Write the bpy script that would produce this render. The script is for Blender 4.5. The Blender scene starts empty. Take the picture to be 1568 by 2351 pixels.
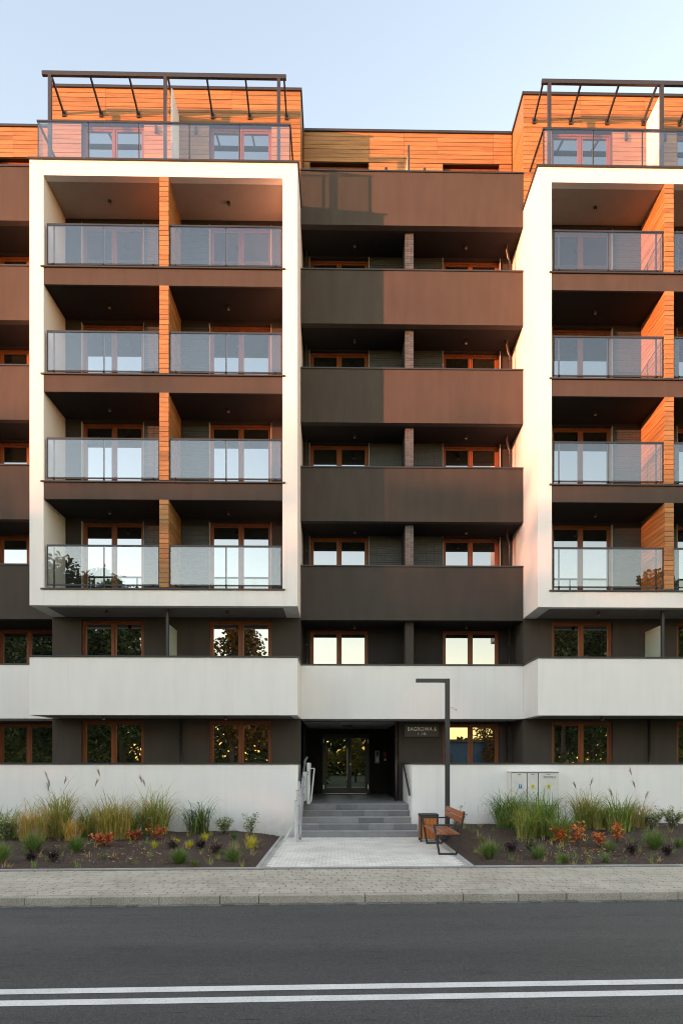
import bpy, math, random
from mathutils import Vector, Matrix
R = math.radians
random.seed(7)
scene = bpy.context.scene
COL = scene.collection

# ------------------------------------------------------------------ camera, sky, sun, exposure
FPX, CX, VY, H = 1500.0, 800.0, 1752.0, 2.0        # focal length, principal point (measured on a 1568 px wide picture), eye height
YAW = math.atan(0.0157)
cam_d = bpy.data.cameras.new('camera'); cam = bpy.data.objects.new('camera', cam_d); COL.objects.link(cam)
cam_d.sensor_fit = 'HORIZONTAL'; cam_d.sensor_width = 36.0
cam_d.lens = 36.0*FPX/1568.0
cam_d.shift_x = (784.0-CX)/1568.0
cam_d.shift_y = (VY-1175.5)/1568.0
cam_d.clip_end = 5000
cam.location = (0, 0, H); cam.rotation_euler = (R(90), 0, -YAW)
scene.camera = cam

SUN_AZ, SUN_EL = R(60.0), R(4.0)                   # azimuth off the facade's normal, to the left and behind the camera
to_sun = Vector((-math.sin(SUN_AZ)*math.cos(SUN_EL), -math.cos(SUN_AZ)*math.cos(SUN_EL), math.sin(SUN_EL)))
world = bpy.data.worlds.new('World'); scene.world = world; world.use_nodes = True
wn = world.node_tree.nodes; wl = world.node_tree.links
sky = wn.new('ShaderNodeTexSky'); sky.sky_type = 'NISHITA'; sky.sun_disc = False
sky.sun_elevation = SUN_EL; sky.sun_rotation = R(180)+SUN_AZ
sky.altitude = 0; sky.air_density = 1.0; sky.dust_density = 0.08; sky.ozone_density = 0.5
bg = wn['Background']; bg.inputs['Strength'].default_value = 0.15
tint = wn.new('ShaderNodeMix'); tint.data_type = 'RGBA'; tint.blend_type = 'MULTIPLY'; tint.inputs[0].default_value = 1.0
tint.inputs[7].default_value = (1.09, 0.948, 0.97, 1)        # the camera's white balance towards a neutral shade
wl.new(sky.outputs[0], tint.inputs[6]); wl.new(tint.outputs[2], bg.inputs['Color'])
sun_d = bpy.data.lights.new('sun', 'SUN'); sun_d.energy = 1.8; sun_d.angle = R(0.7); sun_d.color = (1.0, 0.32, 0.16)
sun = bpy.data.objects.new('sun', sun_d); COL.objects.link(sun)
sun.rotation_euler = (-to_sun).to_track_quat('-Z', 'Y').to_euler(); sun.location = (-40, -20, 40)
scene.view_settings.view_transform = 'Standard'; scene.view_settings.look = 'None'
scene.view_settings.gamma = 1.0; scene.view_settings.use_curve_mapping = False
scene.view_settings.exposure = 2.86
scene.render.engine = 'CYCLES'
scene.cycles.use_denoising = True; scene.cycles.filter_width = 1.05
scene.cycles.max_bounces = 8; scene.cycles.transparent_max_bounces = 24; scene.cycles.glossy_bounces = 5

# ------------------------------------------------------------------ helpers
SN, CS = math.sin(YAW), math.cos(YAW)
def Xof(u, Y):
    k = (u-CX)/FPX
    return Y*(SN+k*CS)/(CS-k*SN)
def Zof(v, X, Y): return H+(VY-v)*(X*SN+Y*CS)/FPX

class MB:
    def __init__(s): s.v = []; s.f = []; s.c = []
    def quad(s, a, b, c, d, col=None):
        n = len(s.v); s.v += [tuple(a), tuple(b), tuple(c), tuple(d)]; s.f.append((n, n+1, n+2, n+3))
        if col: s.c += [col]*4
    def tri(s, a, b, c, col=None):
        n = len(s.v); s.v += [tuple(a), tuple(b), tuple(c)]; s.f.append((n, n+1, n+2))
        if col: s.c += [col]*3
    def box(s, x0, x1, y0, y1, z0, z1):
        n = len(s.v)
        s.v += [(x0,y0,z0),(x1,y0,z0),(x1,y1,z0),(x0,y1,z0),(x0,y0,z1),(x1,y0,z1),(x1,y1,z1),(x0,y1,z1)]
        s.f += [(n,n+3,n+2,n+1),(n+4,n+5,n+6,n+7),(n,n+1,n+5,n+4),(n+1,n+2,n+6,n+5),(n+2,n+3,n+7,n+6),(n+3,n,n+4,n+7)]
        return s
    def bar(s, p, q, w, h, up=(0,0,1)):            # rectangular bar from p to q
        p, q = Vector(p), Vector(q); d = (q-p).normalized(); up = Vector(up)
        if abs(d.dot(up)) > .98: up = Vector((0,1,0))
        a = d.cross(up).normalized()*w/2; b = a.cross(d).normalized()*h/2
        n = len(s.v)
        for o in (p, q): s.v += [tuple(o-a-b), tuple(o+a-b), tuple(o+a+b), tuple(o-a+b)]
        s.f += [(n,n+1,n+2,n+3),(n+7,n+6,n+5,n+4)]+[(n+i,n+4+i,n+4+(i+1)%4,n+(i+1)%4) for i in range(4)]
        return s
    def tube(s, pts, r, k=10, r2=None):
        pts = [Vector(p) for p in pts]; m = len(pts); n0 = len(s.v)
        for i, p in enumerate(pts):
            d = (pts[min(i+1,m-1)]-pts[max(i-1,0)]).normalized()
            up = Vector((0,0,1)) if abs(d.z) < .95 else Vector((0,1,0))
            a = d.cross(up).normalized(); b = a.cross(d)
            rr = r if r2 is None else r+(r2-r)*i/(m-1)
            for j in range(k):
                t = 2*math.pi*j/k; s.v.append(tuple(p+(a*math.cos(t)+b*math.sin(t))*rr))
        for i in range(m-1):
            for j in range(k):
                s.f.append((n0+i*k+j, n0+i*k+(j+1)%k, n0+(i+1)*k+(j+1)%k, n0+(i+1)*k+j))
        s.f.append(tuple(n0+j for j in range(k))); s.f.append(tuple(n0+(m-1)*k+j for j in reversed(range(k))))
        return s
    def prism(s, poly, z0, z1):                     # polygon in XY, extruded in Z
        n = len(s.v); m = len(poly)
        s.v += [(x,y,z0) for x,y in poly]+[(x,y,z1) for x,y in poly]
        s.f += [tuple(n+m+i for i in range(m)), tuple(n+i for i in reversed(range(m)))]
        s.f += [(n+i, n+(i+1)%m, n+m+(i+1)%m, n+m+i) for i in range(m)]
        return s
    def mesh(s, name, mat):
        me = bpy.data.meshes.new(name); me.from_pydata(s.v, [], s.f)
        if s.c:
            at = me.color_attributes.new('tint', 'FLOAT_COLOR', 'POINT')
            flat = []
            for c in s.c: flat += [c[0], c[1], c[2], 1.0]
            at.data.foreach_set('color', flat)
        me.materials.append(mat); me.update()
        return me
    def build(s, name, mat, parent=None, bevel=0, smooth=False):
        me = s.mesh(name, mat)
        if smooth:
            for p in me.polygons: p.use_smooth = True
        o = put(name, me, parent)
        if bevel:
            m = o.modifiers.new('bevel', 'BEVEL'); m.width = bevel; m.segments = 2; m.limit_method = 'ANGLE'
        return o

def put(name, me, parent=None, loc=None, rotz=0, scale=None):
    o = bpy.data.objects.new(name, me); COL.objects.link(o)
    if loc is not None: o.location = loc
    if rotz: o.rotation_euler = (0,0,rotz)
    if scale is not None: o.scale = scale
    if parent is not None:
        o.parent = parent
        if parent.type == 'EMPTY': o.matrix_parent_inverse = Matrix.Translation(-Vector(parent.location))
    return o
def tag(o, label=None, cat=None, group=None, kind=None):
    if label: o['label'] = label
    if cat: o['category'] = cat
    if group: o['group'] = group
    if kind: o['kind'] = kind
    return o
def thing(name, loc, label, cat, group=None):
    e = bpy.data.objects.new(name, None); COL.objects.link(e); e.location = loc; e.empty_display_size = .2
    return tag(e, label, cat, group)
def B(name, mat, parent, *boxes, bevel=0):
    m = MB()
    for b in boxes: m.box(*b)
    return m.build(name, mat, parent, bevel)

def grid_wall(name, mat, parent, x0, x1, y0, y1, z0, z1, openings):
    """a wall in the XZ plane with real openings (x0,x1,z0,z1)"""
    xs = sorted({x0, x1, *[a for o in openings for a in o[:2]]}); zs = sorted({z0, z1, *[a for o in openings for a in o[2:]]})
    xs = [x for x in xs if x0 <= x <= x1]; zs = [z for z in zs if z0 <= z <= z1]
    solid = {}
    for i in range(len(xs)-1):
        for j in range(len(zs)-1):
            cx, cz = (xs[i]+xs[i+1])/2, (zs[j]+zs[j+1])/2
            solid[i,j] = not any(o[0] < cx < o[1] and o[2] < cz < o[3] for o in openings)
    m = MB()
    for (i,j), s in solid.items():
        if not s: continue
        a, b, c, d = xs[i], xs[i+1], zs[j], zs[j+1]
        m.quad((a,y0,c),(b,y0,c),(b,y0,d),(a,y0,d)); m.quad((b,y1,c),(a,y1,c),(a,y1,d),(b,y1,d))
        if not solid.get((i-1,j)): m.quad((a,y1,c),(a,y0,c),(a,y0,d),(a,y1,d))
        if not solid.get((i+1,j)): m.quad((b,y0,c),(b,y1,c),(b,y1,d),(b,y0,d))
        if not solid.get((i,j-1)): m.quad((a,y1,c),(b,y1,c),(b,y0,c),(a,y0,c))
        if not solid.get((i,j+1)): m.quad((a,y0,d),(b,y0,d),(b,y1,d),(a,y1,d))
    return m.build(name, mat, parent)

# ------------------------------------------------------------------ materials
def mat_new(name):
    m = bpy.data.materials.new(name); m.use_nodes = True
    nt = m.node_tree; return m, nt, nt.nodes, nt.links, nt.nodes['Principled BSDF']
def ramp(n, stops):
    r = n.new('ShaderNodeValToRGB'); e = r.color_ramp.elements
    while len(e) < len(stops): e.new(.5)
    for i, (p, c) in enumerate(stops): e[i].position = p; e[i].color = (*c, 1)
    return r
def mixc(n, l, fac, a, b, mode='MIX'):
    x = n.new('ShaderNodeMix'); x.data_type = 'RGBA'; x.blend_type = mode
    for sock, val in ((x.inputs[0], fac), (x.inputs[6], a), (x.inputs[7], b)):
        if hasattr(val, 'is_output'): l.new(val, sock)
        elif isinstance(val, (int, float)): sock.default_value = val
        else: sock.default_value = (*val, 1)
    return x.outputs[2]
def noise(n, l, scale, detail=4, rough=.55, vec=None, sc=None):
    t = n.new('ShaderNodeTexNoise'); t.inputs['Scale'].default_value = scale; t.inputs['Detail'].default_value = detail; t.inputs['Roughness'].default_value = rough
    if vec is None:
        vec = n.new('ShaderNodeNewGeometry').outputs['Position']
    if sc:
        mp = n.new('ShaderNodeMapping'); mp.inputs['Scale'].default_value = sc; l.new(vec, mp.inputs[0]); vec = mp.outputs[0]
    l.new(vec, t.inputs['Vector']); return t.outputs['Fac']
def bump(n, l, h, strength, dist, bsdf):
    b = n.new('ShaderNodeBump'); b.inputs['Strength'].default_value = strength; b.inputs['Distance'].default_value = dist
    l.new(h, b.inputs['Height']); l.new(b.outputs[0], bsdf.inputs['Normal'])

def plaster(name, col, var=.06, rough=.9, bstr=.25, dirt=.07, splash=False):
    m, nt, n, l, b = mat_new(name)
    f1 = noise(n, l, .8, 5, .6); f2 = noise(n, l, 3.0, 3, .5, sc=(1.2, 1.2, .25))
    c1 = mixc(n, l, f1, [x*(1-var) for x in col], [min(1, x*(1+var)) for x in col])
    r = ramp(n, [(.35, (1-var*1.2,)*3), (.65, (1,1,1))]); l.new(f2, r.inputs[0])
    c2 = mixc(n, l, 1.0, c1, r.outputs[0], 'MULTIPLY')
    fs = noise(n, l, 1.0, 4, .6, sc=(5,5,.22)); rs = ramp(n, [(.56, (1,1,1)), (.72, (1-dirt,1-dirt*1.02,1-dirt*1.08))]); l.new(fs, rs.inputs[0])
    c2 = mixc(n, l, 1.0, c2, rs.outputs[0], 'MULTIPLY')
    if splash:
        sep = n.new('ShaderNodeSeparateXYZ'); l.new(n.new('ShaderNodeNewGeometry').outputs['Position'], sep.inputs[0])
        mr = n.new('ShaderNodeMapRange'); mr.inputs[1].default_value = .75; mr.inputs[2].default_value = .08; l.new(sep.outputs['Z'], mr.inputs[0])
        nz = noise(n, l, 5, 6, .75); mm = n.new('ShaderNodeMath'); mm.operation = 'MULTIPLY'; l.new(mr.outputs[0], mm.inputs[0]); l.new(nz, mm.inputs[1])
        c2 = mixc(n, l, mm.outputs[0], c2, (.42,.37,.31))
    l.new(c2, b.inputs['Base Color'])
    b.inputs['Roughness'].default_value = rough; b.inputs['Specular IOR Level'].default_value = .25
    bump(n, l, noise(n, l, 260, 2, .6), bstr, .003, b)
    return m
M = {}
M['white'] = plaster('white_plaster', (.80,.785,.76), .03, bstr=.35, dirt=.05)
M['white_low'] = plaster('white_plaster_splashed', (.84,.822,.795), .03, bstr=.35, dirt=.06, splash=True)
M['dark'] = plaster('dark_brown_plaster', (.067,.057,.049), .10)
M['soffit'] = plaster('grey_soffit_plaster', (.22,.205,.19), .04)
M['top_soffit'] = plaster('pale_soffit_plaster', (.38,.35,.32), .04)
M['lobby'] = plaster('charcoal_plaster', (.03,.028,.026), .08)
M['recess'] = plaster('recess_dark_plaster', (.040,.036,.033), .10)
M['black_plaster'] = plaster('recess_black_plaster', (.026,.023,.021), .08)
M['reveal'] = plaster('grey_reveal_plaster', (.5,.47,.44), .03)

def metal(name, col, rough=.45, metallic=.0):
    m, nt, n, l, b = mat_new(name)
    f = noise(n, l, 6, 3); l.new(mixc(n, l, f, [x*.85 for x in col], [x*1.15 for x in col]), b.inputs['Base Color'])
    b.inputs['Roughness'].default_value = rough; b.inputs['Metallic'].default_value = metallic
    return m
M['anthracite'] = metal('anthracite_metal', (.028,.030,.032), .42)
M['lamp'] = metal('dark_lamp_metal', (.03,.028,.026), .4)
M['steel'] = metal('stainless_steel', (.55,.53,.5), .3, 1.0)
M['pipe'] = metal('brown_pipe_metal', (.05,.042,.038), .28, .6)
M['lift'] = metal('grey_lift_paint', (.58,.585,.56), .4)
M['lift_tube'] = metal('grey_tube_aluminium', (.45,.46,.48), .35, .6)
M['cabinet'] = metal('light_grey_cabinet_plastic', (.66,.665,.63), .5)
M['cabinet_gap'] = metal('dark_gap', (.06,.06,.06), .6)
def flat(name, col, rough=.5):
    m, nt, n, l, b = mat_new(name); b.inputs['Base Color'].default_value = (*col, 1); b.inputs['Roughness'].default_value = rough; return m
M['blue'] = flat('blue_sticker', (.0,.13,.42)); M['yellow'] = flat('yellow_sticker', (.75,.58,.02)); M['black'] = flat('black_print', (.02,.02,.02))
M['letter'] = flat('white_lettering', (.9,.88,.85)); M['red'] = flat('red_sticker', (.3,.02,.03))
M['sign'] = metal('dark_sign_plate', (.06,.05,.043), .5)
M['screen_grey'] = metal('grey_intercom', (.25,.25,.24), .35, .3)

def wood(name, base, dark, gscale=(1.3,1.3,42), rough=.55, rand=.28):
    m, nt, n, l, b = mat_new(name)
    pos = n.new('ShaderNodeNewGeometry').outputs['Position']; oi = n.new('ShaderNodeObjectInfo')
    add = n.new('ShaderNodeVectorMath'); add.operation = 'ADD'
    mul = n.new('ShaderNodeVectorMath'); mul.operation = 'SCALE'; l.new(oi.outputs['Random'], mul.inputs['Scale']); mul.inputs[0].default_value = (17, 9, 3)
    l.new(pos, add.inputs[0]); l.new(mul.outputs[0], add.inputs[1])
    f = noise(n, l, 1.0, 6, .65, vec=add.outputs[0], sc=gscale); f2 = noise(n, l, .9, 3, .6, vec=add.outputs[0], sc=(gscale[0], gscale[1], gscale[2]*.16))
    r = ramp(n, [(.3, dark), (.5, [a*.6+d*.4 for a, d in zip(base, dark)]), (.7, base)]); l.new(f, r.inputs[0])
    r2 = ramp(n, [(.32, (.74,.68,.63)), (.55, (1,1,1))]); l.new(f2, r2.inputs[0])
    c = mixc(n, l, .75, r.outputs[0], r2.outputs[0], 'MULTIPLY')
    mr = n.new('ShaderNodeMapRange'); mr.inputs[3].default_value = 1-rand; mr.inputs[4].default_value = 1+rand*.55; l.new(oi.outputs['Random'], mr.inputs[0])
    cc = n.new('ShaderNodeCombineColor')
    for i in range(3): l.new(mr.outputs[0], cc.inputs[i])
    l.new(mixc(n, l, 1.0, c, cc.outputs[0], 'MULTIPLY'), b.inputs['Base Color'])
    b.inputs['Roughness'].default_value = rough; b.inputs['Specular IOR Level'].default_value = .3
    bump(n, l, f, .25, .004, b)
    return m
M['wood'] = wood('larch_cladding', (.41,.222,.086), (.28,.135,.047), rand=.2)
M['wood_back'] = flat('cladding_backing', (.05,.025,.012), .9)
M['frame'] = wood('window_frame_wood', (.27,.085,.03), (.19,.055,.018), (30,3,2.0), .38, .05)
M['bench'] = wood('bench_wood', (.38,.12,.04), (.25,.07,.024), (8,1.2,30), .4, .12)
M['bin'] = wood('bin_wood', (.60,.23,.055), (.45,.15,.035), (30,30,1.6), .45, .18)

def glossy_glass(name, base, fac0, ior, tint, transp):
    """thin architectural glazing: a clear or dark body under a mirror coat that grows with the angle"""
    m, nt, n, l, b = mat_new(name); n.remove(b)
    out = n['Material Output']
    fr = n.new('ShaderNodeLayerWeight'); fr.inputs[0].default_value = .5
    pw = n.new('ShaderNodeMath'); pw.operation = 'POWER'; pw.inputs[1].default_value = 5.0; l.new(fr.outputs['Facing'], pw.inputs[0])
    ma = n.new('ShaderNodeMath'); ma.operation = 'MULTIPLY_ADD'; ma.inputs[1].default_value = 1-fac0; ma.inputs[2].default_value = fac0; l.new(pw.outputs[0], ma.inputs[0])
    g = n.new('ShaderNodeBsdfGlossy'); g.inputs['Roughness'].default_value = .0; g.inputs['Color'].default_value = (*tint, 1)
    if transp:
        d = n.new('ShaderNodeBsdfTransparent'); d.inputs[0].default_value = (*base, 1)
    else:
        d = n.new('ShaderNodeBsdfDiffuse'); d.inputs[0].default_value = (*base, 1)
        bp = n.new('ShaderNodeBump'); bp.inputs['Strength'].default_value = .05; bp.inputs['Distance'].default_value = .01
        l.new(noise(n, l, 1.1, 1), bp.inputs['Height']); l.new(bp.outputs[0], g.inputs['Normal'])
    mx = n.new('ShaderNodeMixShader'); l.new(ma.outputs[0], mx.inputs[0]); l.new(d.outputs[0], mx.inputs[1]); l.new(g.outputs[0], mx.inputs[2])
    l.new(mx.outputs[0], out.inputs['Surface'])
    return m
M['pane'] = glossy_glass('window_pane', (.012,.014,.010), .36, 1.5, (.95,.97,1.0), False)
M['door_pane'] = glossy_glass('door_pane', (.02,.03,.018), .30, 1.5, (.9,.95,.92), False)
M['rail_glass'] = glossy_glass('balustrade_glass', (.94,.955,.95), .10, 1.5, (.96,.98,1), True)
m, nt, n, l, b = mat_new('frosted_glass'); M['frosted'] = m
b.inputs['Base Color'].default_value = (.62,.72,.64,1); b.inputs['Roughness'].default_value = .35; b.inputs['Transmission Weight'].default_value = .35

def brickmat(name, ca, cb):
    m, nt, n, l, b = mat_new(name)
    oi = n.new('ShaderNodeObjectInfo'); f = noise(n, l, 9, 4)
    c = mixc(n, l, f, ca, cb)
    mr = n.new('ShaderNodeMapRange'); mr.inputs[3].default_value = .75; mr.inputs[4].default_value = 1.25; l.new(oi.outputs['Random'], mr.inputs[0])
    cc = n.new('ShaderNodeCombineColor'); [l.new(mr.outputs[0], cc.inputs[i]) for i in range(3)]
    l.new(mixc(n, l, 1.0, c, cc.outputs[0], 'MULTIPLY'), b.inputs['Base Color']); b.inputs['Roughness'].default_value = .5
    bump(n, l, noise(n, l, 60, 3), .2, .003, b); return m
M['brick'] = brickmat('grey_brick_tile', (.058,.066,.072), (.085,.094,.102)); M['tile'] = brickmat('charcoal_tile', (.028,.030,.030), (.045,.047,.046)); M['mortar'] = plaster('light_mortar', (.36,.34,.32), .1)

def stone(name, a, b_, scale, rough=.85, rnd=.12, bstr=.4, speck=None):
    m, nt, n, l, b = mat_new(name)
    oi = n.new('ShaderNodeObjectInfo'); f = noise(n, l, scale, 5, .7); g = noise(n, l, 1.3, 4, .6)
    c = mixc(n, l, f, a, b_)
    rr = ramp(n, [(.3, (.82,.8,.78)), (.65, (1.05,1.05,1.05))]); l.new(g, rr.inputs[0]); c = mixc(n, l, 1.0, c, rr.outputs[0], 'MULTIPLY')
    if speck:
        v = noise(n, l, speck, 2, .7); rs = ramp(n, [(.38, (.45,.45,.45)), (.52, (1,1,1)), (.62, (1.25,1.25,1.25))]); l.new(v, rs.inputs[0])
        c = mixc(n, l, .8, c, rs.outputs[0], 'MULTIPLY')
    mr = n.new('ShaderNodeMapRange'); mr.inputs[3].default_value = 1-rnd; mr.inputs[4].default_value = 1+rnd; l.new(oi.outputs['Random'], mr.inputs[0])
    cc = n.new('ShaderNodeCombineColor'); [l.new(mr.outputs[0], cc.inputs[i]) for i in range(3)]
    l.new(mixc(n, l, 1.0, c, cc.outputs[0], 'MULTIPLY'), b.inputs['Base Color'])
    b.inputs['Roughness'].default_value = rough; b.inputs['Specular IOR Level'].default_value = .3
    bump(n, l, noise(n, l, 180, 3, .7), bstr, .004, b)
    return m
M['paver'] = stone('grey_paver', (.42,.375,.305), (.55,.495,.405), 14, .9, .06)
M['joint'] = stone('paver_joint_sand', (.13,.115,.1), (.2,.18,.155), 30, .95, 0)
M['cobble'] = stone('pale_cobble', (.80,.755,.68), (.90,.855,.78), 20, .85, .05)
M['cobble_joint'] = stone('pale_joint', (.46,.43,.39), (.56,.53,.48), 30, .95, 0)
M['kerb'] = stone('granite_kerb', (.38,.345,.285), (.52,.475,.395), 25, .85, .08, .5, 90)
M['edging'] = stone('concrete_edging', (.40,.39,.37), (.5,.49,.46), 20, .9, .05)
M['sett'] = stone('gutter_sett', (.12,.115,.105), (.22,.21,.19), 18, .9, .25, .5, 70)
M['step'] = stone('grey_step_tile', (.17,.17,.175), (.29,.29,.29), 4, .55, .3, .12)
M['step_top'] = stone('grey_tread_tile', (.34,.34,.34), (.46,.46,.45), 6, .6, .15, .12)
M['landing'] = stone('landing_tile', (.24,.24,.24), (.32,.32,.32), 4, .5, .08, .1)

def asphalt():
    m, nt, n, l, b = mat_new('asphalt')
    f = noise(n, l, 160, 3, .75); g = noise(n, l, .5, 5, .6, sc=(.15,1.6,1)); k = noise(n, l, 2.2, 4, .6)
    r = ramp(n, [(.3, (.042,.039,.0365)), (.55, (.082,.077,.072)), (.72, (.17,.16,.15))]); l.new(f, r.inputs[0])
    r2 = ramp(n, [(.3, (.72,.72,.72)), (.7, (1.24,1.24,1.24))]); l.new(g, r2.inputs[0])
    c = mixc(n, l, 1.0, r.outputs[0], r2.outputs[0], 'MULTIPLY')
    cr = noise(n, l, 1.0, 4, .6, sc=(1.6,26,1)); r3 = ramp(n, [(.64, (1,1,1)), (.68, (.28,.28,.28))]); l.new(cr, r3.inputs[0])
    c = mixc(n, l, .8, c, r3.outputs[0], 'MULTIPLY')
    f4 = noise(n, l, 62, 3, .8); r4 = ramp(n, [(.32, (.55,.55,.55)), (.5, (1,1,1)), (.66, (1.6,1.6,1.6))]); l.new(f4, r4.inputs[0]); c = mixc(n, l, .9, c, r4.outputs[0], 'MULTIPLY')
    f5 = noise(n, l, 1.1, 6, .7); r5 = ramp(n, [(.28, (.72,.71,.7)), (.42, (1,1,1)), (.62, (1,1,1)), (.74, (1.14,1.13,1.12))]); l.new(f5, r5.inputs[0]); c = mixc(n, l, .8, c, r5.outputs[0], 'MULTIPLY')
    l.new(c, b.inputs['Base Color']); b.inputs['Roughness'].default_value = .85; b.inputs['Specular IOR Level'].default_value = .3
    bump(n, l, f, .6, .006, b); return m
M['asphalt'] = asphalt()
def paint():
    m, nt, n, l, b = mat_new('road_paint')
    f = noise(n, l, 48, 6, .85); k = noise(n, l, 2.5, 4)
    r = ramp(n, [(.30, (.14,.135,.125)), (.43, (.72,.69,.64)), (.7, (.88,.85,.79))]); l.new(f, r.inputs[0])
    r2 = ramp(n, [(.3, (.86,.86,.86)), (.6, (1,1,1))]); l.new(k, r2.inputs[0])
    l.new(mixc(n, l, 1.0, r.outputs[0], r2.outputs[0], 'MULTIPLY'), b.inputs['Base Color']); b.inputs['Roughness'].default_value = .7
    bump(n, l, f, .4, .004, b); return m
M['paint'] = paint()
def soil():
    m, nt, n, l, b = mat_new('bark_mulch')
    f = noise(n, l, 45, 6, .8); g = noise(n, l, 1.5, 4)
    r = ramp(n, [(.3, (.026,.016,.011)), (.52, (.085,.053,.036)), (.72, (.20,.135,.095))]); l.new(f, r.inputs[0])
    l.new(mixc(n, l, .4, r.outputs[0], mixc(n, l, g, (.05,.032,.022), (.11,.072,.05)), 'MIX'), b.inputs['Base Color'])
    b.inputs['Roughness'].default_value = .95; bump(n, l, f, 1.0, .03, b); return m
M['soil'] = soil()
def grassland():
    m, nt, n, l, b = mat_new('grass_ground')
    f = noise(n, l, 3, 8, .7); l.new(mixc(n, l, f, (.035,.05,.015), (.085,.095,.035)), b.inputs['Base Color']); b.inputs['Roughness'].default_value = .95; return m
M['ground'] = grassland()
def leafmat(name, rough=.55, trans=.25):
    m, nt, n, l, b = mat_new(name)
    a = n.new('ShaderNodeAttribute'); a.attribute_name = 'tint'
    l.new(a.outputs['Color'], b.inputs['Base Color']); b.inputs['Roughness'].default_value = rough; b.inputs['Specular IOR Level'].default_value = .3
    t = n.new('ShaderNodeBsdfTranslucent'); l.new(a.outputs['Color'], t.inputs[0])
    mx = n.new('ShaderNodeMixShader'); mx.inputs[0].default_value = trans
    l.new(b.outputs[0], mx.inputs[1]); l.new(t.outputs[0], mx.inputs[2]); l.new(mx.outputs[0], n['Material Output'].inputs['Surface'])
    return m
M['leaf'] = leafmat('leaf'); M['bark'] = stone('bark', (.06,.045,.035), (.12,.095,.075), 12, .95, .1)
M['chip'] = leafmat('wood_chip', .9, 0.0)
#@@STRUCT
# ------------------------------------------------------------------ the ground, the street
PHI = R(1.7)                                        # the street runs a little askew to the facade
ROTS = Matrix.Rotation(PHI, 4, 'Z')
def street(o): o.matrix_world = ROTS @ o.matrix_world; return o
tag(B('ground', M['ground'], None, (-1500,1500,-1500,1500,-.5,-.20)), kind='structure')
road = street(tag(B('road', M['asphalt'], None, (-120,120,2.55,9.90,-.4,-.12)), kind='structure'))
for i, (a, b) in enumerate(((6.095,6.235),(5.80,5.94))):
    m = MB(); n = 120; x0, x1 = -30, 30
    for k in range(n):
        xa, xb = x0+(x1-x0)*k/n, x0+(x1-x0)*(k+1)/n
        m.quad((xa,a,-.116),(xb,a,-.116),(xb,b,-.116),(xa,b,-.116))
    o = m.build('painted_line', M['paint'], road)
rnd = random.Random(3)
gut = MB()                                          # row of gutter setts at the kerb's foot
x = -10
sett_me = MB().box(-.5,.5,-.5,.5,-.5,.5).mesh('sett', M['sett'])
while x < 10:
    w = rnd.uniform(.13,.24)
    o = put('gutter_sett', sett_me, road, (x+w/2, 9.77+rnd.uniform(-.012,.012), -.125+rnd.uniform(-.004,.006)), 0, (w-.012, .12+rnd.uniform(-.02,.02), .03))
    x += w
walk = street(tag(B('pavement', M['joint'], None, (-40,40,10.02,12.49,-.3,-.012)), kind='structure'))
verge = street(tag(B('far_pavement', M['paver'], None, (-60,60,-1.2,2.40,-.4,-.01)), kind='structure'))
kerbs = street(tag(B('kerb', M['joint'], None, (-40,40,9.93,10.0,-.4,-.03)), kind='structure'))
kme = MB().box(-.5,.5,-.075,.075,-.35,0)
kme = kme.mesh('kerb_stone', M['kerb'])
x = -11.3
for w in [1,1,1,1,.95,1,1,.97,1,.9,.58,1.6,1.5,.85,.75,.85,.9,1,1,1,1,1,1]:
    o = put('kerb_stone', kme, kerbs, (x+w/2, 9.935, .002+rnd.uniform(-.003,.003)), 0, (w-.008, 1, 1)); x += w
    md = o.modifiers.new('bevel', 'BEVEL'); md.width = .012; md.segments = 2
fk = street(tag(B('far_kerb', M['kerb'], None, (-60,60,2.40,2.55,-.4,.0)), kind='structure'))

# interlocking pavers: a wavy-ended block, shared by all
def paver_poly(L, W, j):
    a, b = L/2-.007, W/2-.0055
    return [(-a+j,-b),(a-j,-b),(a-j,-b*.55),(a+j*.5,-b*.25),(a+j*.5,b*.25),(a-j,b*.55),(a-j,b),(-a+j,b),(-a+j,b*.55),(-a-j*.5+j*1.2,b*.25),(-a-j*.5+j*1.2,-b*.25),(-a+j,-b*.55)]
PL, PW = .245, .172
pv = MB().prism(paver_poly(PL+.02, PW, .018), -.06, 0).mesh('paver', M['paver'])
rows = int((12.40-10.02)/PW)
far = MB(); npav = 0; cand = []
for r in range(rows):
    y = 10.025+PW*(r+.5)
    for c in range(-42, 42):
        x = (c+.5*(r % 2))*PL+.05*math.sin(r*1.7); cand.append((x, y, r))
for (x, y, r) in cand:
    dz = rnd.uniform(-.0025,.0025)
    if abs(x) < 5.3+(y-10)*.55 and r < 7 and npav < 310:
        put('paver', pv, walk, (x, y, dz), rnd.uniform(-.008,.008)); npav += 1
    else:
        far.prism([(px+x, py+y) for px, py in paver_poly(PL+.02, PW, .018)], -.06, dz)
tag(far.build('paver', M['paver'], walk), kind='stuff')
x = -11
while x < 12:                                       # concrete edging between pavement and bed
    o = put('edging_stone', MB().box(-.5,.5,-.035,.035,-.25,.012).mesh('edging_stone', M['edging']) if x == -11 else eme, walk, (x+.5, 12.455, rnd.uniform(-.002,.002)), 0, (.994,1,1)); eme = o.data; x += 1

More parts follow.
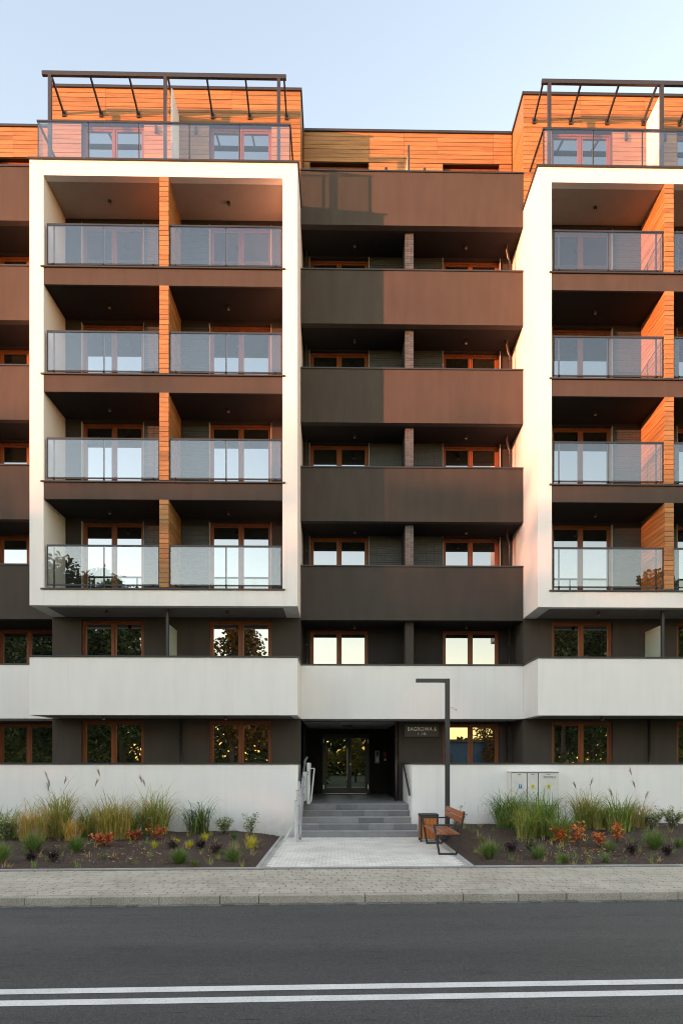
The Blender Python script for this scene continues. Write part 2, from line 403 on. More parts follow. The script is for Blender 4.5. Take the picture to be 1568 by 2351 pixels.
# the pale entrance path
PX0, PX1, PY1 = -1.50, 2.56, 17.6
pmesh = MB().prism([(PX0,12.50+PX0*.0297),(PX1,12.50+PX1*.0297),(PX1,PY1),(PX0,PY1)], -.3, -.012)
path = tag(pmesh.build('path', M['cobble_joint']), kind='structure')
cw, ch = .165, .112
cb = MB().prism(paver_poly(cw+.012, ch, .011), -.05, 0).mesh('cobble', M['cobble'])
far = MB(); nc = 0
r = 0; y = 12.52
while y < PY1-.06:
    cmin = int((PX0)/cw)-1
    for c in range(cmin, int(PX1/cw)+2):
        x = (c+.5*(r % 2))*cw
        if x-cw/2 < PX0+.06 or x+cw/2 > PX1-.06 or y-ch/2 < 12.505+x*.0297: continue
        dz = rnd.uniform(-.003,.002)
        if nc < 300: put('cobble', cb, path, (x, y, dz), rnd.uniform(-.03,.03)); nc += 1
        else: far.prism([(px+x, py+y) for px, py in paver_poly(cw+.012, ch, .011)], -.05, dz)
    r += 1; y += ch
tag(far.build('cobble', M['cobble'], path), kind='stuff')
for X in (PX0-.035, PX1+.035):
    y = 12.50+X*.0297
    while y < PY1-.1:
        put('edging_stone', MB().box(-.035,.035,0,.99,-.25,.012).mesh('edging_stone', M['edging']), path, (X, y, rnd.uniform(-.002,.003))); y += 1

# planting beds: mounded soil up to the terrace wall
def sstep(a, b, x):
    t = max(0, min(1, (x-a)/(b-a))); return t*t*(3-2*t)
def bedz(X, Y):
    f = sstep(12.5, 17.4, Y)
    if X < 0: z = .12*f*sstep(-1.55,-2.6,X)+.03*f
    else: z = .33*f*sstep(2.6,3.3,X)+.02*f
    return -.02+z+.012*math.sin(X*3.1+Y*1.7)+.008*math.sin(X*7.3-Y*5.1)
def bed(name, x0, x1):
    m = MB(); nx, ny = 110, 60; idx = {}
    for i in range(nx+1):
        for j in range(ny+1):
            X = x0+(x1-x0)*i/nx; ya = 12.47+X*.0297; Y = ya+(17.95-ya)*j/ny
            edge = min(1, min(j, 3)/3+.0)*min(1, min(abs(X-PX0-0), abs(X-PX1))/.25)
            z = bedz(X, Y)*max(.0, edge)+rnd.uniform(-.012,.012)*edge-(1-edge)*.015
            idx[i,j] = len(m.v); m.v.append((X,Y,z))
    for i in range(nx):
        for j in range(ny): m.f.append((idx[i,j],idx[i+1,j],idx[i+1,j+1],idx[i,j+1]))
    return tag(m.build(name, M['soil'], smooth=True), kind='structure')
bed('planting_bed', -12.5, PX0-.07); bed('planting_bed', PX1+.07, 13.0)

# ------------------------------------------------------------------ the apartment building
YA, YB, YC, YD, YW = 17.74, 19.15, 20.36, 25.0, 17.85     # block fronts, recessed parapets, loggia wall, entrance door, low terrace wall
XL, W = -8.32, 7.22
LB = (XL, XL+W); RB = (5.45, 5.45+W); CB = (LB[1], RB[0]); LL = (-13.2, XL)
CZ = lambda k: 2.0+2.9*k                            # parapet top of storey k
SZ = lambda j: 6.72+2.9*j                           # balcony floor edge of the blocks
ROOF, TER, BOT = 21.72, 18.33, 6.25
bld = thing('apartment_building', (2.2, YA, 0), 'white and dark brown apartment building with orange wood cladding and glass balconies', 'building')

def cap(parent, x0, x1, y0, y1, z, h=.045):
    return B('parapet_cap', M['anthracite'], parent, (x0,x1,y0,y1,z-h,z), bevel=.006)

def window(x0, x1, z0, z1, y, mat='pane'):
    """wooden two-leaf window; y is the face of its frame"""
    m = MB(); t = .055; d = .09
    m.box(x0,x0+t,y,y+d,z0,z1); m.box(x1-t,x1,y,y+d,z0,z1); m.box(x0+t,x1-t,y,y+d,z1-t,z1); m.box(x0+t,x1-t,y,y+d,z0,z0+t)
    mx = (x0+x1)/2; m.box(mx-.022,mx+.022,y+.001,y+d-.001,z0+t,z1-t)
    w = m.build('window', M['frame'], bld, bevel=.006)
    for a, b in ((x0+t, mx-.022), (mx+.022, x1-t)):
        s = MB(); st = .055; yy = y+.018
        a += .003; b -= .003; c, e = z0+t+.003, z1-t-.003
        s.box(a,a+st,yy,yy+.06,c,e); s.box(b-st,b,yy,yy+.06,c,e); s.box(a+st,b-st,yy,yy+.06,e-st,e); s.box(a+st,b-st,yy,yy+.06,c,c+st)
        s.build('sash', M['frame'], w, bevel=.005)
        B('pane', M[mat], w, (a+st-.004,b-st+.004,yy+.022,yy+.038,c+st-.004,e-st+.004))
    return w

def downlight(x, y, z):
    m = MB(); m.tube([(x,y,z),(x,y,z-.10)], .045, 14)
    o = m.build('downlight', M['lamp'], bld, smooth=False)
    r = MB().tube([(x,y,z-.10),(x,y,z-.112)], .032, 14).build('lens', M['screen_grey'], o)
    return o

def railing(x0, x1, y, z, h=1.19, n=2, side=None):
    m = MB(); zt = z+h
    m.box(x0, x1, y-.03, y+.03, zt-.045, zt)                       # handrail
    m.box(x0+.01, x1-.01, y-.012, y+.012, z+.085, z+.12)           # lower rail
    for px in (x0+.17, x1-.17, (x0+x1)/2):
        m.box(px-.02, px+.02, y+.035, y+.06, z+.005, zt-.02)
        m.box(px-.02, px+.02, y-.012, y+.035, z+.088, z+.117)
        m.box(px-.02, px+.02, y+.0, y+.06, zt-.044, zt-.02)
    for px in (x0+.012, x1-.012): m.box(px-.012, px+.012, y-.02, y+.02, z+.1, zt-.04)
    r = m.build('balcony_railing', M['anthracite'], bld)
    for i in range(n):
        a = x0+.026+(x1-x0-.052)*i/n; b = x0+.026+(x1-x0-.052)*(i+1)/n
        B('glass_panel', M['rail_glass'], r, (a+.006, b-.006, y-.02, y-.010, z+.125, zt-.046))
    return r

PLK = MB(); PLK.box(-.5,.5,-.5,.5,-.5,.5)
plank_me = PLK.mesh('plank', M['wood'])
PH = .1325
rest = MB()
plank_n = [0]
def planks(parent, x0, x1, y0, y1, z0, z1, lengths=None, piece=True, axis='x', joints=None):
    """courses of horizontal boards between z0 and z1, top down; joints: x positions of the butt joints"""
    z = z1
    k = 0
    while z > z0+.02:
        h = min(PH, z-z0); js = [x0]+sorted(j for j in (joints or []) if x0 < j < x1)+[x1]
        for a, b in zip(js[:-1], js[1:]):
            dy = rnd.uniform(-.003,.003)
            if piece:
                plank_n[0] += 1
                put('plank', plank_me, parent, ((a+b)/2, (y0+y1)/2+dy, z-h/2), 0, (b-a-.006, y1-y0, h-.011))
            else: rest.box(a+.003, b-.003, y0+dy, y1+dy, z-h+.0055, z-.0055)
        z -= PH; k += 1

# --- the solid core behind the facade
B('core_wall', M['dark'], bld, (LL[0],RB[1],YC+.32,34,3.4,ROOF-.05), (LL[0],CB[0]-.3,YC+.32,34,-.2,3.39), (2.1,RB[1],YC+.32,34,-.2,3.39), (CB[0]-.3,2.1,YD+.36,34,-.2,3.39))
B('roof_slab', M['anthracite'], bld, (LL[0],RB[1],YC+.05,34.1,ROOF-.03,ROOF))

WREL = ((.84,2.65),(4.55,6.37))                     # window positions in a block
CREL = ((.22,2.04),(4.37,6.14))                     # and in a recessed bay

def block(bx, right):
    x0, x1 = bx; xi0, xi1 = x0+.38, x1-.41; pc = x0+W/2; px0, px1 = pc-.125, pc+.125
    # side walls, top and bottom bands: the white frame
    B('side_wall', M['white'], bld, (x0,xi0,YA,YC+.3,BOT,TER-.045), bevel=.008)
    B('side_wall', M['white'], bld, (xi1,x1,YA,YC+.3,BOT,TER-.045), bevel=.008)
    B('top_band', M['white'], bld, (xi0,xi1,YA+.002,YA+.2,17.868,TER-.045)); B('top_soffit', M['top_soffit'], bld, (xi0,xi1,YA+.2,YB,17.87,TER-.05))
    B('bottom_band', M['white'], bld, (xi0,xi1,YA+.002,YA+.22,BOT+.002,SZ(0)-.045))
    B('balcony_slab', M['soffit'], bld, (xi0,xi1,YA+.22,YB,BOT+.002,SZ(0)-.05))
    # dark wall at the back of the balconies with window openings
    ops = []
    for a, b in WREL:
        ops += [(x0+a, x0+b, SZ(j)-.1, SZ(j)+2.33) for j in range(4)]
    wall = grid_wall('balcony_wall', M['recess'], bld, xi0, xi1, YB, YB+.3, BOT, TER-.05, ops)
    ops = []
    for a, b in WREL: ops += [(x0+a, x0+b, 3.8, 6.17), (x0+a, x0+b, .82, 3.22)]
    grid_wall('lower_wall', M['dark'], bld, x0, x1, YB, YB+.3, .0, BOT-.001, ops)
    B('return_wall', M['dark'], bld, (x0,x0+.3,YB+.3,YC+.3,.0,BOT-.002)); B('return_wall', M['dark'], bld, (x1-.3,x1,YB+.3,YC+.3,.0,BOT-.002))
    for a, b in WREL:
        for j in range(4):
            window(x0+a, x0+b, SZ(j)-.06, SZ(j)+2.33, YB+.13)
            for xx in (x0+a, x0+b-.014):
                B('reveal', M['reveal'], bld, (xx,xx+.014,YB-.012,YB+.13,SZ(j),SZ(j)+2.33))
        for z0, z1 in ((3.85,6.17),(.85,3.22)): window(x0+a, x0+b, z0, z1, YB+.10)
    # dark intermediate slabs, sills, piers, railings
    for j in range(4):
        if j:
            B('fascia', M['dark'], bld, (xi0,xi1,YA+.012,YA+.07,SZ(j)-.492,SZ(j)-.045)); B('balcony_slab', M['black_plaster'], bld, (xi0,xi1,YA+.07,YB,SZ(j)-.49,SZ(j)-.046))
        B('sill', M['anthracite'], bld, (xi0-.075,xi1+.075,YA-.035,YA+.16,SZ(j)-.042,SZ(j)), bevel=.006)
        top = SZ(j)+2.41 if j < 3 else 17.87
        core = B('balcony_pier', M['wood_back'], bld, (px0+.012,px1-.012,YA+.03,YB,SZ(j)-.04,top))
        z = top
        while z > SZ(j)+.03:
            h = min(PH, z-SZ(j)-.003)
            if (not right) or True:
                plank_n[0] += 1
                put('plank', plank_me, core, (pc+rnd.uniform(-.003,.003), (YA+.005+YB-.006)/2+rnd.uniform(-.004,.004), z-h/2), 0, (px1-px0, YB-YA-.011, h-.011))
            z -= PH
        railing(xi0+.06, px0-.01, YA+.075, SZ(j)); railing(px1+.01, xi1-.02, YA+.075, SZ(j))
        for cx_ in ((xi0+px0)/2-.05, (px1+xi1)/2-.05):
            downlight(cx_, YA+.78, top if j < 3 else 17.87)
    for cx_ in ((xi0+px0)/2-.05, (px1+xi1)/2-.05):
        downlight(cx_, YA+.55, BOT+.002); downlight(cx_, YA+.30, 3.292)
    # white parapet of the first floor
    B('white_parapet', M['white'], bld, (x0,x1,YA,YA+.2,3.29,CZ(1)-.045), (x0,x0+.2,YA+.2,YB+.22,3.29,CZ(1)-.045), (x1-.2,x1,YA+.2,YB+.22,3.29,CZ(1)-.045), bevel=.008)
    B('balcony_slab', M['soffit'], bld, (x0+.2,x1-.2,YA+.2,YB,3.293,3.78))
    cap(bld, x0-.03, x1+.03, YA-.03, YA+.23, CZ(1)); cap(bld, x0-.03, x0+.23, YA+.23, YB-.035, CZ(1)); cap(bld, x1-.23, x1+.03, YA+.23, YB-.035, CZ(1))
    # frosted divider on that balcony
    p = B('balcony_divider', M['anthracite'], bld, (pc-.035,pc+.035,YA+.34,YA+.42,CZ(1)-.6,BOT))
    B('frosted_panel', M['frosted'], p, (pc-.008,pc+.008,YA+.43,YB-.02,CZ(1)-.7,5.86))
    # roof terrace: cap, glass balustrade, pergola
    cap(bld, x0-.04, x1+.04, YA-.04, YA+.3, TER, .05); cap(bld, x0-.04, x0+.3, YA+.3, YB-.001, TER, .05); cap(bld, x1-.3, x1+.04, YA+.3, YB-.001, TER, .05)
    B('terrace_slab', M['edging'], bld, (x0+.3,x1-.3,YA+.3,YB,18.0,TER-.06))
    rx0, rx1, ry, zt = x0+.16, x1-.19, YA+.1, TER+1.1
    m = MB(); m.box(rx0,rx1,ry-.03,ry+.03,zt-.045,zt); m.box(rx0,rx0+.05,ry+.03,YB-.04,zt-.045,zt); m.box(rx1-.05,rx1,ry+.03,YB-.04,zt-.045,zt)
    n = 5
    for i in range(n+1):
        xx = rx0+.03+(rx1-rx0-.06)*i/n; m.box(xx-.012,xx+.012,ry-.01,ry+.03,TER-.01,zt-.02)
    m.box(rx0,rx1,ry-.012,ry+.012,TER-.005,TER+.05)
    rl = m.build('terrace_railing', M['anthracite'], bld)
    for i in range(n):
        a = rx0+.03+(rx1-rx0-.06)*i/n; b = rx0+.03+(rx1-rx0-.06)*(i+1)/n
        B('glass_panel', M['rail_glass'], rl, (a+.014,b-.014,ry-.024,ry-.012,TER+.01,zt-.046))
    for xx in (rx0+.02, rx1-.032): B('glass_panel', M['rail_glass'], rl, (xx,xx+.012,ry+.04,YB-.06,TER+.01,zt-.046))
    # penthouse wall in boards
    ops = [(x0+a, x0+b, TER-.2, 20.72) for a, b in WREL]
    pw = grid_wall('penthouse_wall', M['wood_back'], bld, x0+.03, x1-.03, YB+.03, YB+.33, TER-.04, ROOF-.03, ops)
    js = [x0+1.55, x0+3.4, x0+5.2] if not right else [x0+1.7, x0+3.6, x0+5.4]
    planks(pw, x0, x1, YB, YB+.03, 20.72, ROOF-.04, joints=js)
    for a, b in ((x0, x0+WREL[0][0]), (x0+WREL[0][1], x0+WREL[1][0]), (x0+WREL[1][1], x1)):
        planks(pw, a, b, YB, YB+.03, TER+.1 if a == x0 else TER+.35, 20.72, piece=not (right and a > x0+5))
    for a, b in WREL: window(x0+a, x0+b, TER-.02, 20.70, YB+.15)
    for xs, s in ((x0, 1), (x1-.03, -1)):           # boarded sides of the penthouse
        sw = B('penthouse_side', M['wood_back'], bld, (xs+(.03 if s > 0 else -.03), xs+(.06 if s > 0 else 0), YB+.33, YC+.3, TER-.04, ROOF-.03))
        z = ROOF-.04
        while z > TER:
            if right and s > 0 and z > 19.3: put('plank', plank_me, sw, (xs+.015, (YB+.032+YC)/2, z-PH/2), 0, (.03, YC-YB-.034, PH-.011)); plank_n[0] += 1
            else: rest.box(xs, xs+.03, YB+.032, YC-.002, z-PH+.0055, z-.0055)
            z -= PH
    B('roof_edge', M['anthracite'], bld, (x0-.04,x1+.04,YB-.04,YB+.3,ROOF-.038,ROOF+.04), (x0-.04,x0+.2,YB+.3,YC-.05,ROOF-.038,ROOF+.04), (x1-.2,x1+.04,YB+.3,YC-.05,ROOF-.038,ROOF+.04), (x0-.04,x1+.04,YC-.05,YC+.2,ROOF-.037,ROOF+.02))
    # wall lamps and the divider of the terrace
    for a in (3.02, 4.18):
        m = MB(); m.tube([(x0+a,YB-.06,20.35),(x0+a,YB-.06,20.58)], .04, 12); m.box(x0+a-.02,x0+a+.02,YB-.03,YB+.0,20.42,20.5); m.build('wall_lamp', M['lamp'], bld)
    B('terrace_divider', M['white'], bld, (pc-.02+.05,pc+.02+.05,18.36,YB-.02,TER-.05,20.9))
    # pergola: posts, beam, rafters on brackets
    yb = 18.27; zb = 21.08
    bx_ = (x0+.10, x1-.35) if not right else (x0+.26, x1-.10)
    pg = B('pergola_beam', M['anthracite'], bld, (bx_[0],bx_[1],yb-.04,yb+.04,zb+.02,zb+.14), bevel=.01)
    for px in ((x0+.32, x0+3.51, x0+6.66) if not right else (x0+.48, x0+3.66, x0+6.9)): B('pergola_post', M['anthracite'], bld, (px-.045,px+.045,yb-.045,yb+.045,TER-.06,zb+.019))
    for i in range(7):
        rx = x0+(.34 if not right else .31)+1.078*i
        m = MB(); m.bar((rx,yb+.041,zb+.07),(rx,YB-.03,zb-.16),.045,.07); m.box(rx-.05,rx+.05,YB-.03,YB-.004,zb-.25,zb-.08)
        m.build('rafter', M['anthracite'], bld)

block(LB, False); block(RB, True)

def bay(bx, wins, entrance=False):
    x0, x1 = bx
    for k in range(1, 7):
        mt = M['white'] if k == 1 else M['dark']
        nm = 'white_parapet' if k == 1 else 'dark_parapet'
        B(nm, mt, bld, (x0+.003,x1-.003,YB,YB+.2,CZ(k)-1.61,CZ(k)-.045))
        B('loggia_slab', M['reveal'] if k == 1 else M['black_plaster'], bld, (x0+.003,x1-.003,YB+.2,YC,CZ(k)-1.607,CZ(k)-1.1))
        cap(bld, x0+.002, x1-.002, YB-.03, YB+.23, CZ(k))
    # loggia wall with openings
    ops = [(a, b, CZ(k)-1.12, CZ(k)+1.255) for a, b in wins for k in range(1, 6)]
    lo = [(a, b, .83, 3.24) for a, b in wins]
    if entrance: lo = [(x0-1, 1.885, -.5, 3.285), (wins[1][0], wins[1][1], .83, 3.24)]
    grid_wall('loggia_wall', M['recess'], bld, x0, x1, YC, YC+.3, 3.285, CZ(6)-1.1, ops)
    grid_wall('lower_wall', M['dark'], bld, x0 if not entrance else 1.885, x1, YC, YC+.3, -.1, 3.284, lo)
    for a, b in wins:
        for k in range(1, 6): window(a, b, CZ(k)-1.1, CZ(k)+1.25, YC+.12)
        if not (entrance and a < 1): window(a, b, .85, 3.22, YC+.12)
        for k in range(2, 6):
            for xx in (a-.02, b+.004): B('reveal', M['reveal'], bld, (xx,xx+.016,YC-.05,YC-.002,CZ(k)-1.1,CZ(k)+1.26))
    # top storey in boards
    ops = [(a, b, CZ(6)-1.0, 20.74) for a, b in wins]
    pw = grid_wall('penthouse_wall', M['wood_back'], bld, x0, x1, YC+.03, YC+.3, CZ(6)-1.09, ROOF-.03, ops)
    js = [x0+2.05, x0+3.15, x0+4.2, x0+5.95]
    planks(pw, x0+.03, x1-.03, YC, YC+.03, 20.74, ROOF-.04, joints=js)
    edges = [x0+.03]+[e for w_ in wins for e in w_]+[x1-.03]
    for a, b in zip(edges[0::2], edges[1::2]):
        if b-a > .05: planks(pw, a, b, YC, YC+.03, CZ(6)+.05, 20.74)
        if b-a > .05: planks(pw, a, b, YC, YC+.03, CZ(6)-1.09, CZ(6)+.05, piece=False)
    for a, b in wins: window(a, b, CZ(6)-1.05, 20.72, YC+.15)
    B('roof_edge', M['anthracite'], bld, (x0+.045,x1-.045,YC-.04,YC+.2,ROOF-.038,ROOF+.035))
    return pw
cw_ = [(CB[0]+a, CB[0]+b) for a, b in CREL]
bay(CB, cw_, True)
bay(LL, [(LL[1]-2.2, LL[1]-.40), (LL[1]-4.7, LL[1]-2.9)][:1])
tag(rest.build('plank', M['wood'], bld), kind='stuff')

# brick-tiled piers and wall panels of the loggias
TL, TH = .28, .071
tile_me = MB().box(-.5,.5,-.5,.5,-.5,.5).mesh('brick', M['brick'])
brest = MB(); nb = [0]
trest = MB(); tile2_me = MB().box(-.5,.5,-.5,.5,-.5,.5).mesh('brick', M['tile'])
def tiles(parent, x0, x1, y, z0, z1, cols, single, me=None):
    w = (x1-x0)/cols; z = z0
    while z < z1-.02:
        h = min(TH, z1-z)
        for c in range(cols):
            if single and nb[0] < 300:
                nb[0] += 1; put('brick', me or tile_me, parent, (x0+w*(c+.5), y+.006+rnd.uniform(-.0015,.0015), z+h/2), 0, (w-.010, .012, h-.010))
            else: (brest if me is None else trest).box(x0+w*c+.005, x0+w*(c+1)-.005, y, y+.012, z+.005, z+h-.005)
        z += TH
pxa, pxb = 1.995, 2.245
for k in range(1, 6):
    zt = CZ(k)+1.285
    core = B('brick_pier' if k > 1 else 'loggia_pier', M['mortar'] if k > 1 else M['dark'], bld, (pxa+.012 if k > 1 else pxa,pxb-.012 if k > 1 else pxb,19.42 if k > 1 else 19.40,YC,CZ(k)-1.1,zt))
    if k > 1:
        tiles(core, pxa, pxb, 19.408, CZ(k)-.05, zt, 2, True)
        z = CZ(k)-.05
        while z < zt-.02:
            h = min(TH, zt-z)
            for s in (pxa, pxb-.012):
                for c in range(4): brest.box(s, s+.012, 19.422+c*.234, 19.422+(c+1)*.234-.01, z+.005, z+h-.005)
            z += TH
for k in (2, 3, 4, 5):
    for a, b, cols in ((cw_[0][1]+.03, pxa-.01, 4), (pxb+.01, cw_[1][0]-.03, 4)):
        pn = B('tile_panel', M['lobby'], bld, (a,b,YC-.012,YC-.001,CZ(k)-.05,CZ(k)+1.27))
        tiles(pn, a, b, YC-.024, CZ(k)-.05, CZ(k)+1.27, cols, k < 4, tile2_me)
for bx in (LB, RB):                                  # tiled strips beside the balcony windows
    for j in (0, 1, 2, 3):
        for a, b in ((WREL[0][1]+.02, W/2-.13), (W/2+.14, WREL[1][0]-.02)):
            B('tile_panel', M['lobby'], bld, (bx[0]+a,bx[0]+b,YB-.012,YB-.001,SZ(j),SZ(j)+2.2))
            z = SZ(j)
            n_c = 3; w = (b-a)/n_c
            while z < SZ(j)+2.2:
                for c in range(n_c): trest.box(bx[0]+a+w*c+.004, bx[0]+a+w*(c+1)-.004, YB-.024, YB-.0125, z+.004, z+TH-.004)
                z += TH
tag(brest.build('brick', M['brick'], bld), kind='stuff'); tag(trest.build('wall_tile', M['tile'], bld), kind='stuff')
for k in range(2, 7):
    for xx in (.55, 4.15): downlight(CB[0]+1.6 if xx < 1 else CB[0]+5.0, 19.85, CZ(k)-1.608)

# lamps and divider of the recessed top terrace
for u_ in (886, 974):
    x_ = Xof(u_, YC); m = MB(); m.tube([(x_,YC-.06,20.30),(x_,YC-.06,20.52)], .045, 12); m.box(x_-.02,x_+.02,YC-.03,YC-.004,20.38,20.45); m.build('wall_lamp', M['lamp'], bld)
xd = Xof(938, 19.5)
dv = B('terrace_divider', M['anthracite'], bld, (xd-.025,xd+.025,19.42,19.48,CZ(6)-1.1,20.42)); B('frosted_panel', M['frosted'], dv, (xd-.008,xd+.008,19.481,YC-.02,CZ(6)-1.0,20.40))
# downpipes in the loggias
def downpipe(x, y, z0, z1, bend=None, r=.038):
    pts = [(x,y,z0),(x,y,z1)] if not bend else [(x,y,z0),(x,y,z1-.42),(x+bend*.35,y,z1-.28),(x+bend*.85,y-.08,z1-.10),(x+bend,y-.10,z1)]
    p = MB().tube(pts, r, 12).build('downpipe', M['pipe'], bld, smooth=True)
    for zz in (z0+.25, (z0+z1)/2, z1-.55):
        B('clamp', M['pipe'], p, (x-r-.006,x+r+.006,y-r-.004,y+r+.004,zz-.01,zz+.01))
for k in range(1, 6):
    downpipe(CB[1]-.20, 19.95, CZ(k)-1.1, CZ(k)+1.29, -.12 if k > 1 else None)
    downpipe(CB[0]+.13, 20.15, CZ(k)-1.1, CZ(k)+1.29, None, .025)
downpipe(CB[1]-.22, 20.2, .8, 3.29); downpipe(1.80, 20.25, .82, 3.29, None, .05)
downpipe(LB[0]+W/2+.14, YB-.07, .8, 3.29); downpipe(RB[0]+W/2+.1, YB-.07, .8, 3.29)

# low white terrace wall, landing, steps
B('terrace_wall', M['white_low'], bld, (LL[0],CB[0],YW,YW+.25,-.15,1.955), (CB[0]-.25,CB[0],YW+.25,YB-.002,-.15,1.955), bevel=.008)
B('terrace_wall', M['white_low'], bld, (2.02,RB[1],YW,YW+.25,-.15,1.955), (2.02,2.27,YW+.25,YC-.002,-.15,1.955), bevel=.008)
cap(bld, LL[0], CB[0]+.03, YW-.03, YW+.28, CZ(0)); cap(bld, CB[0]-.28, CB[0]+.03, YW+.28, YB-.004, CZ(0))
cap(bld, 1.99, RB[1], YW-.03, YW+.28, CZ(0)); cap(bld, 1.99, 2.30, YW+.28, YC-.004, CZ(0))
B('terrace_floor', M['edging'], bld, (LL[0],CB[0]-.26,YW+.26,YC,-.1,.80), (2.28,RB[1],YW+.26,YC,-.1,.80))
RIS, TRD, SY = .163, .30, 17.50
for i in range(5):
    y = SY+i*TRD; x1s = 2.15 if i < 2 else 2.018; x0s = CB[0]+.002 if i > 1 else CB[0]+.05
    z0, z1 = i*RIS, (i+1)*RIS
    st = B('step', M['mortar'], bld, (x0s+.004,x1s-.004,y+.014,YD if i == 4 else y+TRD+.02,z0 if i else -.1,z1-.014))
    cuts = [x0s]+[x0s+(x1s-x0s)*f for f in ([.16,.38,.59,.8] if i % 2 else [.33,.53,.76])]+[x1s]
    for a, b in zip(cuts[:-1], cuts[1:]):
        B('riser_tile', M['step'], st, (a+.003,b-.003,y,y+.012,z0+.002,z1-.013), bevel=.003)
        B('tread_tile', M['step_top'], st, (a+.003,b-.003,y-.012,(y+TRD-.014) if i < 4 else y+.32,z1-.012,z1), bevel=.003)
ys = [SY+4*TRD+.325, 20.2, 21.8, 23.4, YD-.01]
for a, b in zip(ys[:-1], ys[1:]):
    for c in range(4):
        xa, xb = CB[0]+(2.018-CB[0])*c/4, CB[0]+(2.018-CB[0])*(c+1)/4
        if a > 20.3: xb = min(xb, 1.88)
        B('landing_tile', M['landing'], bld, (xa+.003,xb-.003,a+.003,b-.003,5*RIS-.013,5*RIS), bevel=.003)

# entrance recess
B('recess_wall', M['lobby'], bld, (CB[0]-.3,CB[0],YB+.301,YD+.3,-.1,3.40)); B('recess_wall', M['lobby'], bld, (1.885,2.1,YC+.301,YD+.3,-.1,3.284))
B('recess_ceiling', M['reveal'], bld, (CB[0]+.002,1.883,YC+.002,YD+.3,3.288,3.45))
dx0, dx1 = Xof(740, YD), Xof(848, YD); dz0, dz1 = 5*RIS, 3.09
grid_wall('recess_back_wall', M['lobby'], bld, CB[0]+.002, 1.883, YD, YD+.3, -.1, 3.287, [(dx0,dx1,-.2,dz1)])
m = MB(); t = .075
m.box(dx0,dx0+t,YD+.02,YD+.1,dz0,dz1); m.box(dx1-t,dx1,YD+.02,YD+.1,dz0,dz1); m.box(dx0+t,dx1-t,YD+.02,YD+.1,dz1-t*1.3,dz1); m.box(dx0+t,dx1-t,YD+.03,YD+.1,dz0,dz0+.02)
door = m.build('entrance_door', M['anthracite'], bld, bevel=.005)
dm = dx0+(dx1-dx0)*.57
for a, b in ((dx0+t+.004, dm-.004), (dm+.004, dx1-t-.004)):
    s = MB(); st = .085; yy = YD+.035; c, e = dz0+.03, dz1-t*1.3-.004
    s.box(a,a+st,yy,yy+.055,c,e); s.box(b-st,b,yy,yy+.055,c,e); s.box(a+st,b-st,yy,yy+.055,e-st*.6,e); s.box(a+st,b-st,yy,yy+.055,c,c+.2)
    s.build('door_leaf', M['anthracite'], door, bevel=.004)
    B('door_pane', M['door_pane'], door, (a+st-.004,b-st+.004,yy+.02,yy+.036,c+.196,e-st*.6+.004))
m = MB(); m.tube([(dm-.07,YD-.03,1.35),(dm-.07,YD-.03,2.55)], .016, 10); m.box(dm-.08,dm-.06,YD-.03,YD+.036,1.45,1.47); m.box(dm-.08,dm-.06,YD-.03,YD+.036,2.42,2.44)
m.build('door_handle', M['steel'], door)
B('lock', M['steel'], door, (dm+.03,dm+.06,YD+.02,YD+.034,1.9,1.98))
for xx in (dx0+.03, dx1-.07):
    for zz in (1.0, 2.75): B('hinge', M['steel'], door, (xx,xx+.04,YD+.0,YD+.02,zz,zz+.16))
B('floor_strip', M['steel'], door, (dx0+.1,dx1-.1,YD-.02,YD+.019,dz0+.001,dz0+.014))
B('emergency_light', M['lamp'], bld, (.14,.50,22.35,22.62,3.235,3.287), bevel=.01)
#@@OBJ
# ------------------------------------------------------------------ things by the entrance
def text(body, size, loc, mat, parent, name='lettering', sx=1.0, ext=.003):
    c = bpy.data.curves.new(name, 'FONT'); c.body = body; c.size = size; c.align_x = 'CENTER'; c.align_y = 'CENTER'; c.extrude = ext; c.space_character = 1.06; c.offset = size*.004
    c.materials.append(mat)
    tmp = bpy.data.objects.new(name, c); COL.objects.link(tmp); bpy.context.view_layer.update()
    me = bpy.data.meshes.new_from_object(tmp.evaluated_get(bpy.context.evaluated_depsgraph_get())); bpy.data.objects.remove(tmp)
    if not me.materials: me.materials.append(mat)
    o = put(name, me, parent, loc, 0, (sx,1,1)); o.rotation_euler = (R(90),0,0); return o
sg = B('address_sign', M['sign'], None, (2.065,3.134,YC-.075,YC-.004,2.805,3.20), bevel=.004)
tag(sg, 'dark address plate reading BAGROWA 6, 1 - 132 beside the entrance', 'sign')
text('BAGROWA 6', .178, (2.60,YC-.077,3.045), M['letter'], sg, sx=.83)
text('1 - 132', .098, (2.60,YC-.077,2.90), M['letter'], sg, sx=.88)

ic = B('intercom_panel', M['screen_grey'], None, (Xof(861,YD),Xof(871,YD),YD-.04,YD-.002,1.98,2.46), bevel=.006)
tag(ic, 'grey intercom panel on the dark wall right of the glass door', 'intercom')
B('display', M['black'], ic, (Xof(863.5,YD),Xof(868.5,YD),YD-.046,YD-.041,2.27,2.42)); B('keypad', M['lift'], ic, (Xof(863,YD),Xof(869,YD),YD-.046,YD-.041,2.03,2.20))
fs = B('fire_sign', M['red'], None, (Xof(880,YD),Xof(888.5,YD)-.02,YD-.012,YD-.002,2.22,2.42)); tag(fs, 'small red notice on the dark entrance wall beside the intercom', 'sign')
B('label_plate', M['letter'], fs, (Xof(882,YD),Xof(886.5,YD),YD-.010,YD-.002,2.07,2.17))

